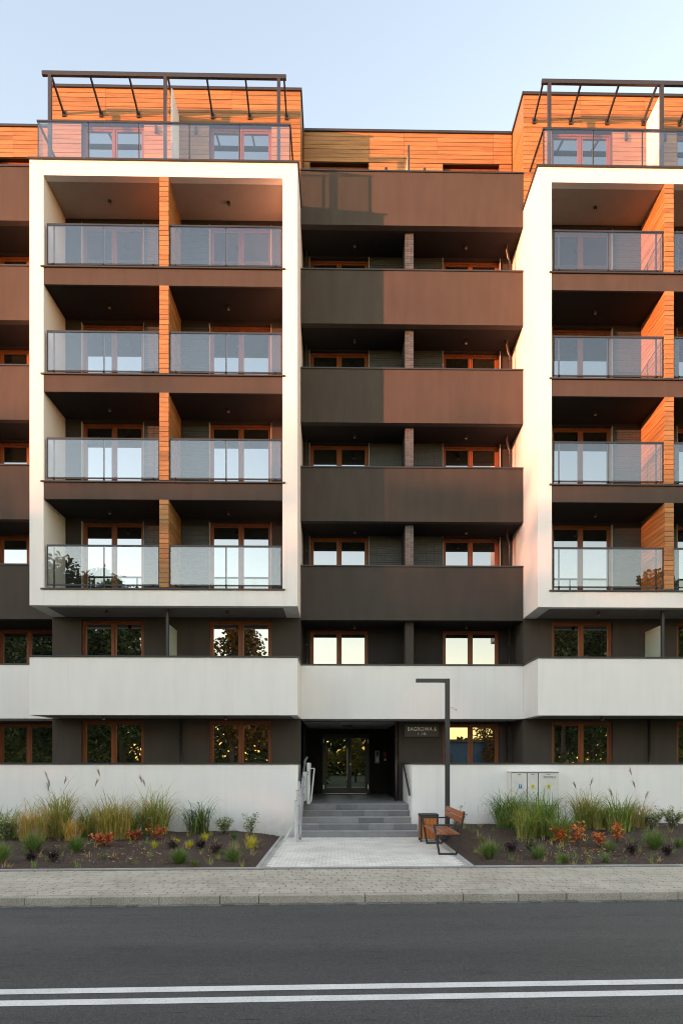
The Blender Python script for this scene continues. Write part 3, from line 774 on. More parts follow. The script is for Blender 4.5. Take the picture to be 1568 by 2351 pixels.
hr = thing('handrail', (1.95,17.9,0), 'black sloping handrail on the wall right of the entrance steps', 'handrail')
a, b = Vector((1.945,17.80,1.13)), Vector((1.945,19.45,1.95))
MB().bar(a, b, .045, .075).build('grip', M['anthracite'], hr, bevel=.006)
for f in (.22, .75):
    p = a.lerp(b, f); MB().tube([p+Vector((.0,0,-.03)), p+Vector((.0,0,-.09)), (2.018,p.y,p.z-.10)], .009, 8).build('bracket', M['steel'], hr)

# street lamp
LX, LY = 2.80, 16.72
lamp = thing('street_lamp', (LX,LY,.15), 'dark angular street lamp with flat horizontal arm behind the bench', 'street lamp')
zt = Zof(1559, LX, LY); az = bedz(LX, LY)-.05
B('pole', M['anthracite'], lamp, (LX-.057,LX+.057,LY-.057,LY+.057,az,zt), bevel=.006)
ar = B('arm', M['anthracite'], lamp, (Xof(955,LY),LX-.0575,LY-.056,LY+.056,zt-.095,zt-.001), bevel=.006)
B('light_panel', M['letter'], ar, (Xof(957,LY),LX-.12,LY-.04,LY+.04,zt-.1,zt-.0955))
B('base_plate', M['anthracite'], lamp, (LX-.11,LX+.11,LY-.11,LY+.11,az,az+.06))
zc = Zof(1628, LX, LY)
m = MB(); m.bar((LX+.057,LY,zc+.03),(LX+.13,LY,zc+.03),.025,.02); m.bar((LX+.11,LY-.06,zc+.02),(LX+.21,LY-.10,zc-.03),.055,.05)
cc = m.build('security_camera', M['lift'], None); tag(cc, 'small white security camera on the street lamp pole', 'camera')
B('camera_lens', M['black'], cc, (LX+.195,LX+.218,LY-.118,LY-.088,zc-.048,zc-.018))

# bench: two welded side frames, four seat slats, two back slats
bn = thing('park_bench', (2.35,15.1,0), 'wooden slatted bench with dark metal frame at the path edge', 'bench')
for y in (14.12, 16.08):
    m = MB(); s = .045
    P = lambda x, z: (x, y, z)
    m.box(2.17,2.58,y-s/2,y+s/2,.003,.04)
    m.bar(P(2.19,.02),P(2.075,.655),s,.038,(0,1,0)); m.bar(P(2.56,.02),P(2.645,.44),s,.038,(0,1,0)); m.bar(P(2.645,.44),P(2.725,.945),s,.038,(0,1,0))
    m.box(2.06,2.67,y-s/2-.001,y+s/2+.001,.63,.665); m.box(2.12,2.645,y-s/2+.002,y+s/2-.002,.405,.438)
    m.build('side_frame', M['anthracite'], bn, bevel=.004)
for i in range(4): B('seat_slat', M['bench'], bn, (2.105+i*.134,2.105+i*.134+.118,14.06,16.14,.44,.472), bevel=.005)
for z in (.70, .825):
    m = MB(); n0 = Vector((math.cos(R(9)),0,-math.sin(R(9)))); up = Vector((math.sin(R(9)),0,math.cos(R(9))))
    x = 2.685+(z-.70)*.158
    c = Vector((x-.025,15.1,z+.055))
    m.bar(c-Vector((0,1.04,0)), c+Vector((0,1.04,0)), .032, .112, up); m.build('back_slat', M['bench'], bn, bevel=.005)

# litter bin
bx0, bx1, by0, by1 = 2.07, 2.53, 16.45, 16.84
bi = thing('litter_bin', (2.3,16.65,0), 'square litter bin clad in orange wood slats behind the bench', 'litter bin')
for x in (bx0, bx1-.045):
    for y in (by0, by1-.045): B('corner_post', M['anthracite'], bi, (x,x+.045,y,y+.045,.003,.64))
m = MB(); m.box(bx0-.008,bx1+.008,by0-.008,by0+.07,.64,.70); m.box(bx0-.008,bx1+.008,by1-.07,by1+.008,.64,.70); m.box(bx0-.008,bx0+.07,by0+.07,by1-.07,.64,.70); m.box(bx1-.07,bx1+.008,by0+.07,by1-.07,.64,.70)
m.build('top_rim', M['anthracite'], bi, bevel=.008)
B('inner_bin', M['lift_tube'], bi, (bx0+.07,bx1-.07,by0+.07,by1-.07,.06,.685))
for i in range(5):
    w = (bx1-bx0-.09)/5; x = bx0+.045+i*w
    B('slat', M['bin'], bi, (x+.003,x+w-.003,by0+.012,by0+.03,.08,.635), bevel=.003); B('slat', M['bin'], bi, (x+.003,x+w-.003,by1-.03,by1-.012,.08,.635), bevel=.003)
for i in range(4):
    w = (by1-by0-.09)/4; y = by0+.045+i*w
    B('slat', M['bin'], bi, (bx0+.012,bx0+.03,y+.003,y+w-.003,.08,.635), bevel=.003); B('slat', M['bin'], bi, (bx1-.03,bx1-.012,y+.003,y+w-.003,.08,.635), bevel=.003)

# electric cabinet against the terrace wall
ex0, ex1, ey, ez0, ez1 = 4.64, 5.93, 17.46, .86, 1.77
ec = thing('utility_cabinet', (5.28,ey,.3), 'light grey three-door utility cabinet against the white terrace wall', 'cabinet')
B('housing', M['cabinet'], ec, (ex0,ex1,ey+.02,YW-.004,.2,ez1-.03), bevel=.006); B('cabinet_roof', M['cabinet'], ec, (ex0-.015,ex1+.015,ey-.015,YW-.003,ez1-.03,ez1), bevel=.008)
div = [ex0, Xof(1210,ey), Xof(1235.7,ey), ex1]
B('cabinet_gap', M['cabinet_gap'], ec, (ex0+.01,ex1-.01,ey+.008,ey+.0195,.25,ez1-.032))
for i in range(3):
    a, b = div[i]+.012, div[i+1]-.012
    d = B('cabinet_door', M['cabinet'], ec, (a,b,ey,ey+.0175,ez0,ez1-.05), bevel=.004)
    n = 3 if i != 1 else 2
    for q in range(n):
        xr = a+(b-a)*(q+1)/(n+1); B('rib', M['cabinet'], d, (xr-.012,xr+.012,ey-.006,ey-.0002,ez0+.05,ez1-.16), bevel=.003)
    B('vent', M['cabinet_gap'], d, ((a+b)/2-.04,(a+b)/2+.04,ey-.003,ey-.0003,ez1-.09,ez1-.075))
    sx_ = (a+b)/2+(.03 if i == 0 else .0); sz = 1.36
    if i == 0:
        s = B('sticker', M['blue'], d, (sx_-.04,sx_+.04,ey-.0085,ey-.0063,sz-.055,sz+.055)); text('f', .085, (sx_,ey-.009,sz+.012), M['letter'], d, 'sticker_symbol', 1.3, .0006)
        B('sticker_line', M['letter'], d, (sx_-.03,sx_+.03,ey-.0092,ey-.0087,sz-.046,sz-.036))
    else:
        s = B('sticker', M['yellow'], d, (sx_-.042,sx_+.042,ey-.0085,ey-.0063,sz-.055,sz+.055))
        tr = MB()
        for (p, q) in (((-.03,-.015),(.03,-.015)),((.03,-.015),(0,.042)),((0,.042),(-.03,-.015))): tr.bar((sx_+p[0],ey-.0089,sz+p[1]),(sx_+q[0],ey-.0089,sz+q[1]),.0006,.007,(0,0,1) if p[1]==q[1] else (1,0,0))
        tr.bar((sx_,ey-.0089,sz-.008),(sx_+.004,ey-.0089,sz+.022),.0006,.006,(1,0,0)); tr.box(sx_-.03,sx_+.03,ey-.0092,ey-.0086,sz-.044,sz-.034)
        tr.build('sticker_symbol', M['black'], d)
B('plinth', M['cabinet'], ec, (ex0+.03,ex1-.03,ey+.004,ey+.0185,.1,ez0-.02), bevel=.004)
text('37220/RD-3', .062, ((div[2]+div[3])/2+.02,ey-.0085,ez1-.155), M['black'], ec, 'lettering', 1.0, .0008)
B('label_plate', M['lift'], ec, ((div[2]+div[3])/2-.16,(div[2]+div[3])/2+.20,ey-.0078,ey-.0062,ez1-.19,ez1-.12))

# folded wheelchair platform lift on the left side of the steps
lf = thing('stair_lift', (-1.03,16.6,0), 'white folded wheelchair platform lift on rails left of the steps', 'stair lift')
LXp = -1.075
posts = [(16.57,1.03),(17.25,1.26),(17.95,1.50)]
for y, zt_ in posts:
    base = 0.003 if y < 17.5 else RIS*2+.003
    p = B('post', M['lift'], lf, (LXp-.035,LXp+.035,y-.035,y+.035,base,zt_), bevel=.004); B('post_cap', M['cabinet_gap'], p, (LXp-.038,LXp+.038,y-.038,y+.038,zt_,zt_+.008))
    for dz in (-.12, -.62): B('rail_bracket', M['lift_tube'], p, (LXp+.036,LXp+.09,y-.02,y+.02,zt_+dz-.02,zt_+dz+.02))
sl = .5
for r_, off, xx in ((.034, -.12, LXp+.115), (.034, -.62, LXp+.115)):
    pts = [(xx,16.50,max(.06,1.03+off-.35)),(xx,16.62,1.03+off+.0),(xx,18.0,1.03+off+.70),(xx,19.0,1.03+off+1.15),(xx,20.1,1.03+off+1.25)] if off > -.5 else [(xx,16.50,.06),(xx,16.60,.25),(xx,16.75,.42),(xx,18.0,1.03+off+.72),(xx,19.0,1.03+off+1.17),(xx,20.1,1.03+off+1.27)]
    MB().tube(pts, r_, 12).build('rail_tube', M['lift_tube'], lf, smooth=True)
MB().bar((LXp-.03,16.60,.5),(LXp-.30,16.50,.01),.03,.045).build('brace', M['lift'], lf)
cy = 18.15
m = MB(); m.box(LXp+.10,LXp+.21,cy-.14,cy+.30,.95,1.75); m.box(LXp+.08,LXp+.17,cy-.18,cy+.0,1.35,1.52); m.build('carriage', M['lift'], lf, bevel=.015)
m = MB(); m.box(LXp+.215,LXp+.30,cy-.20,cy+.75,.86,2.0); m.build('folded_platform', M['lift'], lf, bevel=.02)
for zz in (1.66, 1.73): B('button', M['black'], lf, (LXp+.235,LXp+.262,cy-.206,cy-.2005,zz,zz+.035))
MB().tube([(LXp+.27,cy-.215,1.95),(LXp+.285,cy-.225,1.6),(LXp+.30,cy-.225,1.3),(LXp+.275,cy-.215,.95)], .012, 8).build('guard_arm', M['lift'], lf)
m = MB(); m.bar((LXp+.33,cy-.18,.93),(LXp+.42,cy-.18,1.84),.03,.035,(0,1,0)); m.build('ramp_edge', M['lift'], lf)
m = MB(); m.quad((LXp+.31,cy-.16,.95),(LXp+.31,cy+.70,.95),(LXp+.40,cy+.70,1.84),(LXp+.40,cy-.16,1.84)); m.quad((LXp+.325,cy-.16,.95),(LXp+.325,cy+.70,.95),(LXp+.415,cy+.70,1.84),(LXp+.415,cy-.16,1.84))
m.f += [(0,1,5,4),(1,2,6,5),(2,3,7,6),(3,0,4,7)]; m.build('ramp_flap', M['lift_tube'], lf)
m = MB(); m.bar((LXp+.28,cy-.19,1.84),(LXp+.42,cy-.19,1.85),.02,.02); m.build('hinge_bar', M['lift'], lf)

# ------------------------------------------------------------------ planting
def ground_at(u, v):
    z = .05
    for _ in range(8):
        d = (H-z)*FPX/(v-VY); k = (u-CX)/FPX; X = d*(k*CS+SN); Y = d*(CS-k*SN); z = bedz(X, min(Y, 17.8))
    return X, Y, z, d
rg = random.Random(11)
def vary(c, a=.25):
    f = 1+rg.uniform(-a, a); return (c[0]*f*(1+rg.uniform(-.12,.12)), c[1]*f, c[2]*f*(1+rg.uniform(-.15,.15)))
def blade(m, p, az, L, lean, droop, w, c0, c1, seg=6):
    p = Vector(p); d = Vector((math.cos(az), math.sin(az), 0)); side = Vector((-math.sin(az), math.cos(az), 0))
    th = lean; pts = [p]
    for i in range(seg):
        pts.append(pts[-1]+(d*math.sin(th)+Vector((0,0,1))*math.cos(th))*L/seg); th += droop/seg*(.12+2.4*(i/seg)**1.4)
    n = len(m.v)
    tw = rg.uniform(-.6,.6); s2 = side*math.cos(tw)+d*math.sin(tw)
    for i, q in enumerate(pts):
        t = i/seg; ww = w*(1-t**2.2)*(.55+.45*min(1, t*3))+.0006
        c = tuple(a+(b-a)*t for a, b in zip(c0, c1))
        m.v += [tuple(q-s2*ww), tuple(q+s2*ww)]; m.c += [c, c]
    for i in range(seg): m.f.append((n+2*i, n+2*i+1, n+2*i+3, n+2*i+2))
    return pts
GREEN, DGREEN, OLIVE, STRAW, ORANGE, YEL = (.20,.32,.055), (.10,.19,.045), (.38,.36,.075), (.58,.42,.17), (.42,.20,.05), (.55,.50,.05)
def plume(m, p, az, L, h, big=1.0):
    """a stem with a drooping feathery head"""
    stem = blade(m, p, az, L, rg.uniform(.02,.14), rg.uniform(.1,.35), .003, (.25,.20,.10), (.35,.27,.17), 7)
    top = stem[-1]; d = (stem[-1]-stem[-2]).normalized()
    for i in range(int(34*big)):
        t = rg.random(); q = top-d*(.02+h*t*.55)
        a2 = az+rg.uniform(-.9,.9); col = vary((.36,.29,.24), .2)
        blade(m, q, a2, h*(.45+.5*rg.random()), .15+rg.random()*.45, 1.0+rg.random()*1.1, .004, col, tuple(min(1, x*1.4) for x in col), 5)
def grass(u, v, vt, width, n, cols, label, plumes=(), dry=.3, lean=.26, droop=2.9, bw=.008, name='ornamental_grass', cat='grass', airy=.4, grp='tall ornamental grasses'):
    X, Y, z, d = ground_at(u, v); Y = min(Y, YW-.22); hh = (v-vt)*d/FPX; r = width*d/FPX/2
    m = MB(); hh *= 1.08
    for i in range(int(n*1.5)):
        az = rg.uniform(0, 2*math.pi); rr = r*.66*math.sqrt(rg.random()); a0 = rg.uniform(0, 2*math.pi)
        p = (X+rr*math.cos(a0), min(Y+rr*math.sin(a0)*.7, YW-.06), z-.02)
        if rg.random() < .5: az = a0+rg.uniform(-.7,.7)
        if Y > YW-.45 and math.sin(az) > .3: az = -az
        L = hh*rg.choice((rg.uniform(.35,.8), rg.uniform(.7,1.1), rg.uniform(.85,1.35)))
        c0 = vary(STRAW if rg.random() < dry else cols[0]); c1 = vary(rg.choice(cols))
        blade(m, p, az, L, abs(rg.gauss(.06, lean*.7)), droop*rg.uniform(.4,1.7), bw*rg.uniform(.6,1.5), c0, c1)
    o = m.build(name, M['leaf']); o.location = (0,0,0); tag(o, label, cat, grp)
    if plumes:
        for pu, pv in plumes:
            k = MB(); L = (v-pv)*d/FPX; dx = (pu-u)*d/FPX
            plume(k, (X+dx*.35, Y, z), 0 if dx > 0 else math.pi, L*1.02, .23, 1.2); k.build('plume', M['leaf'], o)
    return o
def A(z0x, z0y): return (z0x*.4521, 1484.6+z0y*.4521)         # left-bed measuring frame
def C(z0x, z0y): return (917.4+z0x*.41494, 1526.3+z0y*.41494)
def G(f, bx, by, ty, w, *a, **k):
    u, v = f(bx, by); _, vt = f(bx, ty); sc = .4521 if f is A else .41494
    pl = [f(*p) for p in k.pop('plumes', ())]
    return grass(u, v, vt, w*sc, *a, plumes=pl, **k)
ML = [GREEN, OLIVE, (.2,.26,.06), (.5,.3,.07), (.42,.36,.1)]
G(A, 25, 975, 815, 170, 150, [GREEN, DGREEN], 'arching green grass tuft at the left picture edge against the white wall')
G(A, 165, 990, 800, 190, 260, [OLIVE, (.55,.36,.06), GREEN, (.6,.3,.06)], 'yellowing grass tuft behind the leftmost green sedge', dry=.6)
G(A, 292, 965, 715, 190, 230, ML, 'tall grass tuft with drooping plumes left of the yellow-orange tuft', plumes=((258,655),(235,690),(325,680),(215,715)), dry=.45, droop=3.0)
G(A, 365, 985, 860, 110, 150, [(.62,.34,.05), OLIVE, (.6,.42,.08)], 'small orange-yellow grass tuft in the left bed', dry=.6)
G(A, 440, 965, 805, 120, 170, ML, 'green grass tuft with one upright plume left of the widest tuft', plumes=((475,692),), dry=.35)
G(A, 575, 975, 765, 250, 430, [OLIVE, GREEN, (.36,.33,.05), (.55,.36,.08)], 'widest olive grass tuft in the left bed with one tall plume', plumes=((525,640),), dry=.45)
G(A, 670, 960, 800, 110, 120, [GREEN, (.08,.14,.05)], 'narrow green grass tuft right of the widest olive tuft')
G(A, 785, 955, 735, 190, 300, ML, 'tall green grass tuft with two plumes beside white flower head', plumes=((675,672),(748,690)), dry=.35)
G(A, 1005, 950, 762, 170, 120, [(.07,.13,.03), GREEN], 'loose airy green grass tuft standing alone before the white wall', dry=.12, droop=3.4, bw=.009)
G(C, 615, 905, 690, 230, 300, [DGREEN, GREEN], 'green grass tuft before the left door of the utility cabinet', dry=.2, droop=3.2, bw=.010)
G(C, 700, 950, 760, 150, 220, [GREEN, OLIVE], 'low yellow-footed grass tuft before the utility cabinet', dry=.4)
G(C, 780, 935, 690, 200, 300, [GREEN, DGREEN, (.12,.2,.04)], 'tall green grass tuft before the right door of the utility cabinet', dry=.25, droop=3.0, bw=.009)
G(C, 885, 940, 770, 150, 200, [GREEN, DGREEN], 'dark green grass tuft at the right corner of the utility cabinet', dry=.25)
G(C, 1030, 905, 690, 180, 260, ML, 'upright grass tuft with thin dark plumes right of the cabinet', plumes=((990,665),(1040,650)), dry=.35)
G(C, 1115, 910, 760, 130, 170, [OLIVE, GREEN], 'short olive grass tuft between two taller tufts in right bed', dry=.45)
G(C, 1215, 920, 720, 190, 280, [GREEN, DGREEN, OLIVE], 'bushy dark grass tuft behind orange leaves in the right bed', dry=.3, plumes=((1175,700),))
G(C, 1325, 900, 745, 150, 120, [OLIVE, STRAW, (.3,.2,.12)], 'dry reddish grass tuft with the tallest plume at right', dry=.6, plumes=((1318,590),(1308,660),(1345,720)))

def sedge(f, bx, by, ty, w, label, cols=(DGREEN, GREEN), n=650, dry=.12, name='sedge_tuft', haze=0, grp='low green sedges'):
    u, v = f(bx, by); _, vt = f(bx, ty); sc = .4521 if f is A else .41494
    X, Y, z, d = ground_at(u, v); hh = (v-vt)*d/FPX; r = w*sc*d/FPX/2
    m = MB()
    for i in range(n):
        az = rg.uniform(0, 2*math.pi); rr = r*.25*rg.random()
        blade(m, (X+rr*math.cos(az), Y+rr*math.sin(az), z-.01), az+rg.uniform(-.4,.4), max(hh, r)*rg.uniform(.5,1.35), abs(rg.gauss(.42,.32)), rg.uniform(.1,1.3), .0042, vary(STRAW if rg.random() < dry else cols[0]), vary(rg.choice(cols)), 4)
    for i in range(haze):
        az = rg.uniform(0, 2*math.pi)
        blade(m, (X, Y, z), az, hh*rg.uniform(1.1,1.7), abs(rg.gauss(.3,.25)), .3, .0016, vary((.16,.12,.09)), vary((.3,.22,.18)), 4)
    return tag(m.build(name, M['leaf']), label, 'grass', grp)
sedge(A, 170, 1045, 955, 150, 'dark green sedge under the yellowing tuft in the left bed', haze=90)
sedge(A, 385, 1045, 975, 110, 'rounded green sedge left of the orange shrub', haze=60)
sedge(A, 5, 1100, 1010, 90, 'green sedge cut by the left picture edge', haze=30)
sedge(A, 910, 1105, 1035, 105, 'green sedge at the bed front below the small yellow tufts', haze=30)
sedge(A, 985, 1118, 1085, 70, 'small patch of green grass at the pavement edge beside the sedge', n=160, cols=((.10,.18,.03),(.14,.2,.04)))
sedge(A, 1180, 1095, 1020, 115, 'loose green sedge near the path in the left bed', haze=70, n=320)
sedge(A, 1188, 980, 945, 50, 'small dark rush clump between the two variegated shrubs', n=160, cols=(DGREEN,(.05,.1,.04)))
sedge(C, 500, 1075, 985, 130, 'green sedge nearest the bench in the right bed', haze=60)
sedge(C, 765, 1075, 1000, 120, 'green sedge below the utility cabinet', haze=30, n=300)
sedge(C, 1410, 1020, 920, 130, 'bright green rounded sedge at the right of the right bed', haze=60)
sedge(C, 1165, 1000, 945, 90, 'low sedge between orange leaves in the right bed', n=220, haze=30)
sedge(C, 455, 948, 915, 60, 'small brownish clump of grass beside the bench back', n=130, cols=(DGREEN, OLIVE), dry=.4)
sedge(C, 910, 1095, 1045, 100, 'flat spreading green grass clump at right bed front', n=200, cols=((.09,.16,.03), GREEN))
sedge(C, 1140, 1098, 1040, 60, 'small upright grass clump at the pavement edge in right bed', n=130)
sedge(C, 1545, 985, 930, 80, 'half hidden sedge at the right picture edge', n=180)
Y_ = ((.62,.55,.04),(.5,.5,.05))
for bx, by, ty, w, lb in ((785,1025,990,70,'small yellow grass tuft under the white flower head'),(965,1022,985,70,'yellow grass tuft left of a dark red plant'),(1040,985,952,75,'brightest yellow tuft directly below the lone airy grass'),(1275,1025,962,80,'largest yellow grass tuft near the path edge'),(900,1000,978,40,'tiny yellow tuft in the middle of the left bed')):
    sedge(A, bx, by, ty, w, lb, Y_, 150, .05, 'golden_grass', 0, 'yellow grass tufts')

def leaf_quad(m, p, az, el, L, w, c):
    d = Vector((math.cos(az)*math.cos(el), math.sin(az)*math.cos(el), math.sin(el))); s = Vector((-math.sin(az), math.cos(az), rg.uniform(-.5,.5))).normalized()
    p = Vector(p); nrm = d.cross(s).normalized()
    m.quad(p, p+d*L*.45-s*w+nrm*w*.3, p+d*L, p+d*L*.45+s*w+nrm*w*.3, c)
def shrub(f, bx, by, ty, w, label, cols, n=260, leaf=.045, stems=7, name='leafy_shrub', cat='shrub', grp=None, flat=.5, stemcol=None):
    u, v = f(bx, by); _, vt = f(bx, ty); sc = .4521 if f is A else .41494
    X, Y, z, d = ground_at(u, v); Y = min(Y, YW-.25); hh = (v-vt)*d/FPX; r = w*sc*d/FPX/2
    m = MB(); st = MB()
    per = max(1, n//stems)
    for s in range(stems):
        az = 2*math.pi*s/stems+rg.uniform(-.5,.5); rr = r*rg.uniform(.35,1.0); top = Vector((X+rr*math.cos(az), min(Y+rr*math.sin(az)*.7, YW-.07), z+hh*rg.uniform(.55,1.0)))
        mid = Vector((X+rr*.35*math.cos(az), Y+rr*.3*math.sin(az), z+(top.z-z)*.5)); base = Vector((X+.02*math.cos(az), Y+.02*math.sin(az), z-.02))
        st.tube([base, mid, top], .006, 5, .002)
        for i in range(per):
            t = rg.uniform(.25,1.0)**.8; q = (mid.lerp(top, (t-.5)*2) if t > .5 else base.lerp(mid, t*2))+Vector((rg.gauss(0,.035), rg.gauss(0,.03), rg.gauss(0,.03)))
            leaf_quad(m, q, rg.uniform(0,6.28), rg.uniform(-.5,.9), leaf*rg.uniform(.6,1.25), leaf*.28, vary(rg.choice(cols)))
    o = thing(name, (X,Y,z), label, cat, grp)
    m.build('foliage', M['leaf'], o); st.build('stem', M['bark'], o, smooth=True)
    return o
VAR = ((.2,.28,.09),(.55,.58,.38),(.13,.2,.06),(.62,.62,.42))
shrub(A, 1135, 955, 868, 100, 'rounded variegated shrub right of the lone airy grass', VAR, 800, .07, 16, 'variegated_shrub', grp='variegated shrubs')
shrub(A, 1272, 965, 848, 95, 'sparse upright variegated shrub nearest the stair lift', VAR, 330, .075, 8, 'variegated_shrub', grp='variegated shrubs')
shrub(A, 25, 985, 870, 110, 'white-green variegated shrub at the left picture edge', VAR, 520, .07, 12, 'variegated_shrub', grp='variegated shrubs')
shrub(C, 525, 875, 790, 110, 'variegated shrub left of the utility cabinet', VAR, 420, .07, 10, 'variegated_shrub', grp='variegated shrubs')
shrub(C, 315, 900, 755, 110, 'thin variegated shrub seen behind the bench back', VAR, 260, .075, 7, 'variegated_shrub', grp='variegated shrubs')
shrub(C, 1400, 910, 810, 150, 'spreading pale shrub behind the rounded sedge at right', VAR+((.3,.33,.1),), 700, .07, 14, 'variegated_shrub', grp='variegated shrubs')
shrub(C, 1510, 905, 790, 190, 'wide pale yellow-green shrub by the right picture edge', VAR+((.35,.36,.1),), 900, .07, 18, 'variegated_shrub', grp='variegated shrubs')
RED = ((.55,.12,.04),(.62,.19,.06),(.42,.08,.04),(.62,.27,.1))
shrub(A, 525, 1015, 950, 150, 'low shrub with red-orange autumn leaves in the left bed', RED, 420, .085, 16, 'autumn_shrub', grp='orange-leaved shrubs')
shrub(A, 680, 985, 935, 110, 'orange-leaved shrub at the foot of the widest grass tuft', RED, 230, .085, 11, 'autumn_shrub', grp='orange-leaved shrubs')
shrub(A, 800, 985, 910, 110, 'few orange leaves under the white flower head', RED, 110, .10, 8, 'autumn_shrub', grp='orange-leaved shrubs')
OR = ((.66,.21,.05),(.75,.3,.08),(.56,.16,.05))
shrub(C, 885, 985, 895, 100, 'orange-leaved shrub below the corner of the cabinet', OR, 150, .11, 9, 'autumn_shrub', grp='orange-leaved shrubs')
shrub(C, 985, 985, 850, 90, 'orange leaves under the upright plumed grass at right', OR, 90, .12, 7, 'autumn_shrub', grp='orange-leaved shrubs')
shrub(C, 1105, 980, 900, 90, 'orange-leaved twigs above the low sedge in right bed', OR, 110, .11, 8, 'autumn_shrub', grp='orange-leaved shrubs')
shrub(C, 1205, 975, 855, 80, 'large drooping orange leaves on the bushy dark grass', OR, 80, .13, 7, 'autumn_shrub', grp='orange-leaved shrubs')
DK = ((.045,.022,.028),(.07,.03,.035),(.03,.018,.022))
for f, bx, by, ty, w, lb in ((A,160,1090,1045,75,'dark purple plant in front of the leftmost tuft sedge'),(A,272,1095,1030,85,'dark purple plant between two sedges in the left bed'),(A,1022,1030,985,60,'dark red plant below the brightest yellow tuft'),(A,1100,1058,1005,65,'dark red plant left of the loose sedge near the path'),(A,880,1030,990,70,'twiggy brown plant above the front sedge'),
    (C,620,1010,955,110,'dark purple plant right of the bench sedge'),(C,735,1010,960,80,'second dark purple plant below the utility cabinet'),(C,1288,1060,985,90,'dark purple plant left of the rounded sedge at right'),(C,1482,1065,1005,75,'dark purple plant right of the rounded sedge')):
    shrub(f, bx, by, ty, w, lb, DK, 260, .055, 10, 'purple_plant', 'plant', 'dark purple plants')
shrub(A, 525, 1080, 1048, 40, 'small bright green seedling in front of the orange shrub', ((.2,.26,.05),(.14,.2,.04)), 60, .04, 5, 'seedling', 'plant', None)
fl = thing('white_flower', (*ground_at(*A(775,950))[:3],), 'white flat flower head on a thin stem amid the grass', 'flower')
fx, fy, fz, fd = ground_at(*A(775,952)); ft = fz+(A(0,952)[1]-A(0,870)[1])*fd/FPX; fy -= .25
MB().tube([(fx,fy,fz),(fx+.01,fy,ft)], .003, 5).build('stem', M['bark'], fl)
m = MB()
for i in range(60):
    a_ = rg.uniform(0,6.28); rr = .055*math.sqrt(rg.random()); m.tube([(fx+rr*math.cos(a_),fy+rr*math.sin(a_),ft-.02+rg.uniform(0,.03)),(fx+rr*math.cos(a_)+.001,fy+rr*math.sin(a_),ft+rg.uniform(.01,.03))], .007, 5)
m.build('blossom', M['letter'], fl)

m = MB()                                            # small weeds and dead stalks between the plants
for i in range(300):
    X = rg.uniform(-7.6,-1.8) if i % 2 else rg.uniform(2.9,8.4); Y = rg.uniform(12.65+X*.03, 17.3); z = bedz(X,Y)
    c = rg.choice((GREEN, OLIVE, STRAW, (.16,.1,.07), (.14,.09,.07)))
    for j in range(rg.randint(5,14)):
        blade(m, (X+rg.gauss(0,.03),Y+rg.gauss(0,.03),z), rg.uniform(0,6.28), rg.uniform(.06,.22), rg.uniform(.1,.9), rg.uniform(0,.9), .0035, vary(c), vary(c), 3)
tag(m.build('weeds', M['leaf']), 'small weeds and dead stalks scattered over the beds', 'weeds', kind='stuff')
# bark chips and fallen leaves
m = MB()
for i in range(14000):
    X = rg.uniform(-9.5,-1.62) if i % 2 else rg.uniform(2.72,9.8); Y = rg.uniform(12.55+X*.03, 17.6); z = bedz(X,Y)*min(1,(Y-12.5-X*.03)/.25)+.006
    c = rg.choice(((.08,.05,.034),(.13,.085,.06),(.035,.022,.016),(.24,.17,.12))); leaf_quad(m, (X,Y,z), rg.uniform(0,6.28), rg.uniform(-.3,.4), rg.uniform(.02,.05), rg.uniform(.004,.01), vary(c))
tag(m.build('bark_chips', M['chip']), 'dark bark chips strewn over the planting beds', 'mulch', kind='stuff')
m = MB()
def fallen(X, Y, z, cols): leaf_quad(m, (X,Y,z+.012), rg.uniform(0,6.28), rg.uniform(-.1,.25), rg.uniform(.04,.075), rg.uniform(.012,.02), vary(rg.choice(cols), .15))
LC = ((.5,.2,.08),(.6,.5,.25),(.42,.1,.05),(.55,.45,.3),(.3,.2,.1))
for i in range(260):
    u_, v_ = A(rg.gauss(600,190), rg.uniform(990,1105)); X,Y,z,d = ground_at(u_,v_)
    if X < -1.7: fallen(X,Y,z,LC)
for i in range(200):
    u_, v_ = C(rg.gauss(1050,190), rg.uniform(985,1085)); X,Y,z,d = ground_at(u_,v_); fallen(X,Y,z,LC)
for i in range(14):
    X = rg.uniform(-6,6.5); Y = rg.uniform(9.7,12.3); fallen(X, Y+X*.0297, -.005 if Y > 10.05 else -.115, LC)
tag(m.build('fallen_leaves', M['chip']), 'fallen autumn leaves on the beds and pavement', 'leaves', kind='stuff')

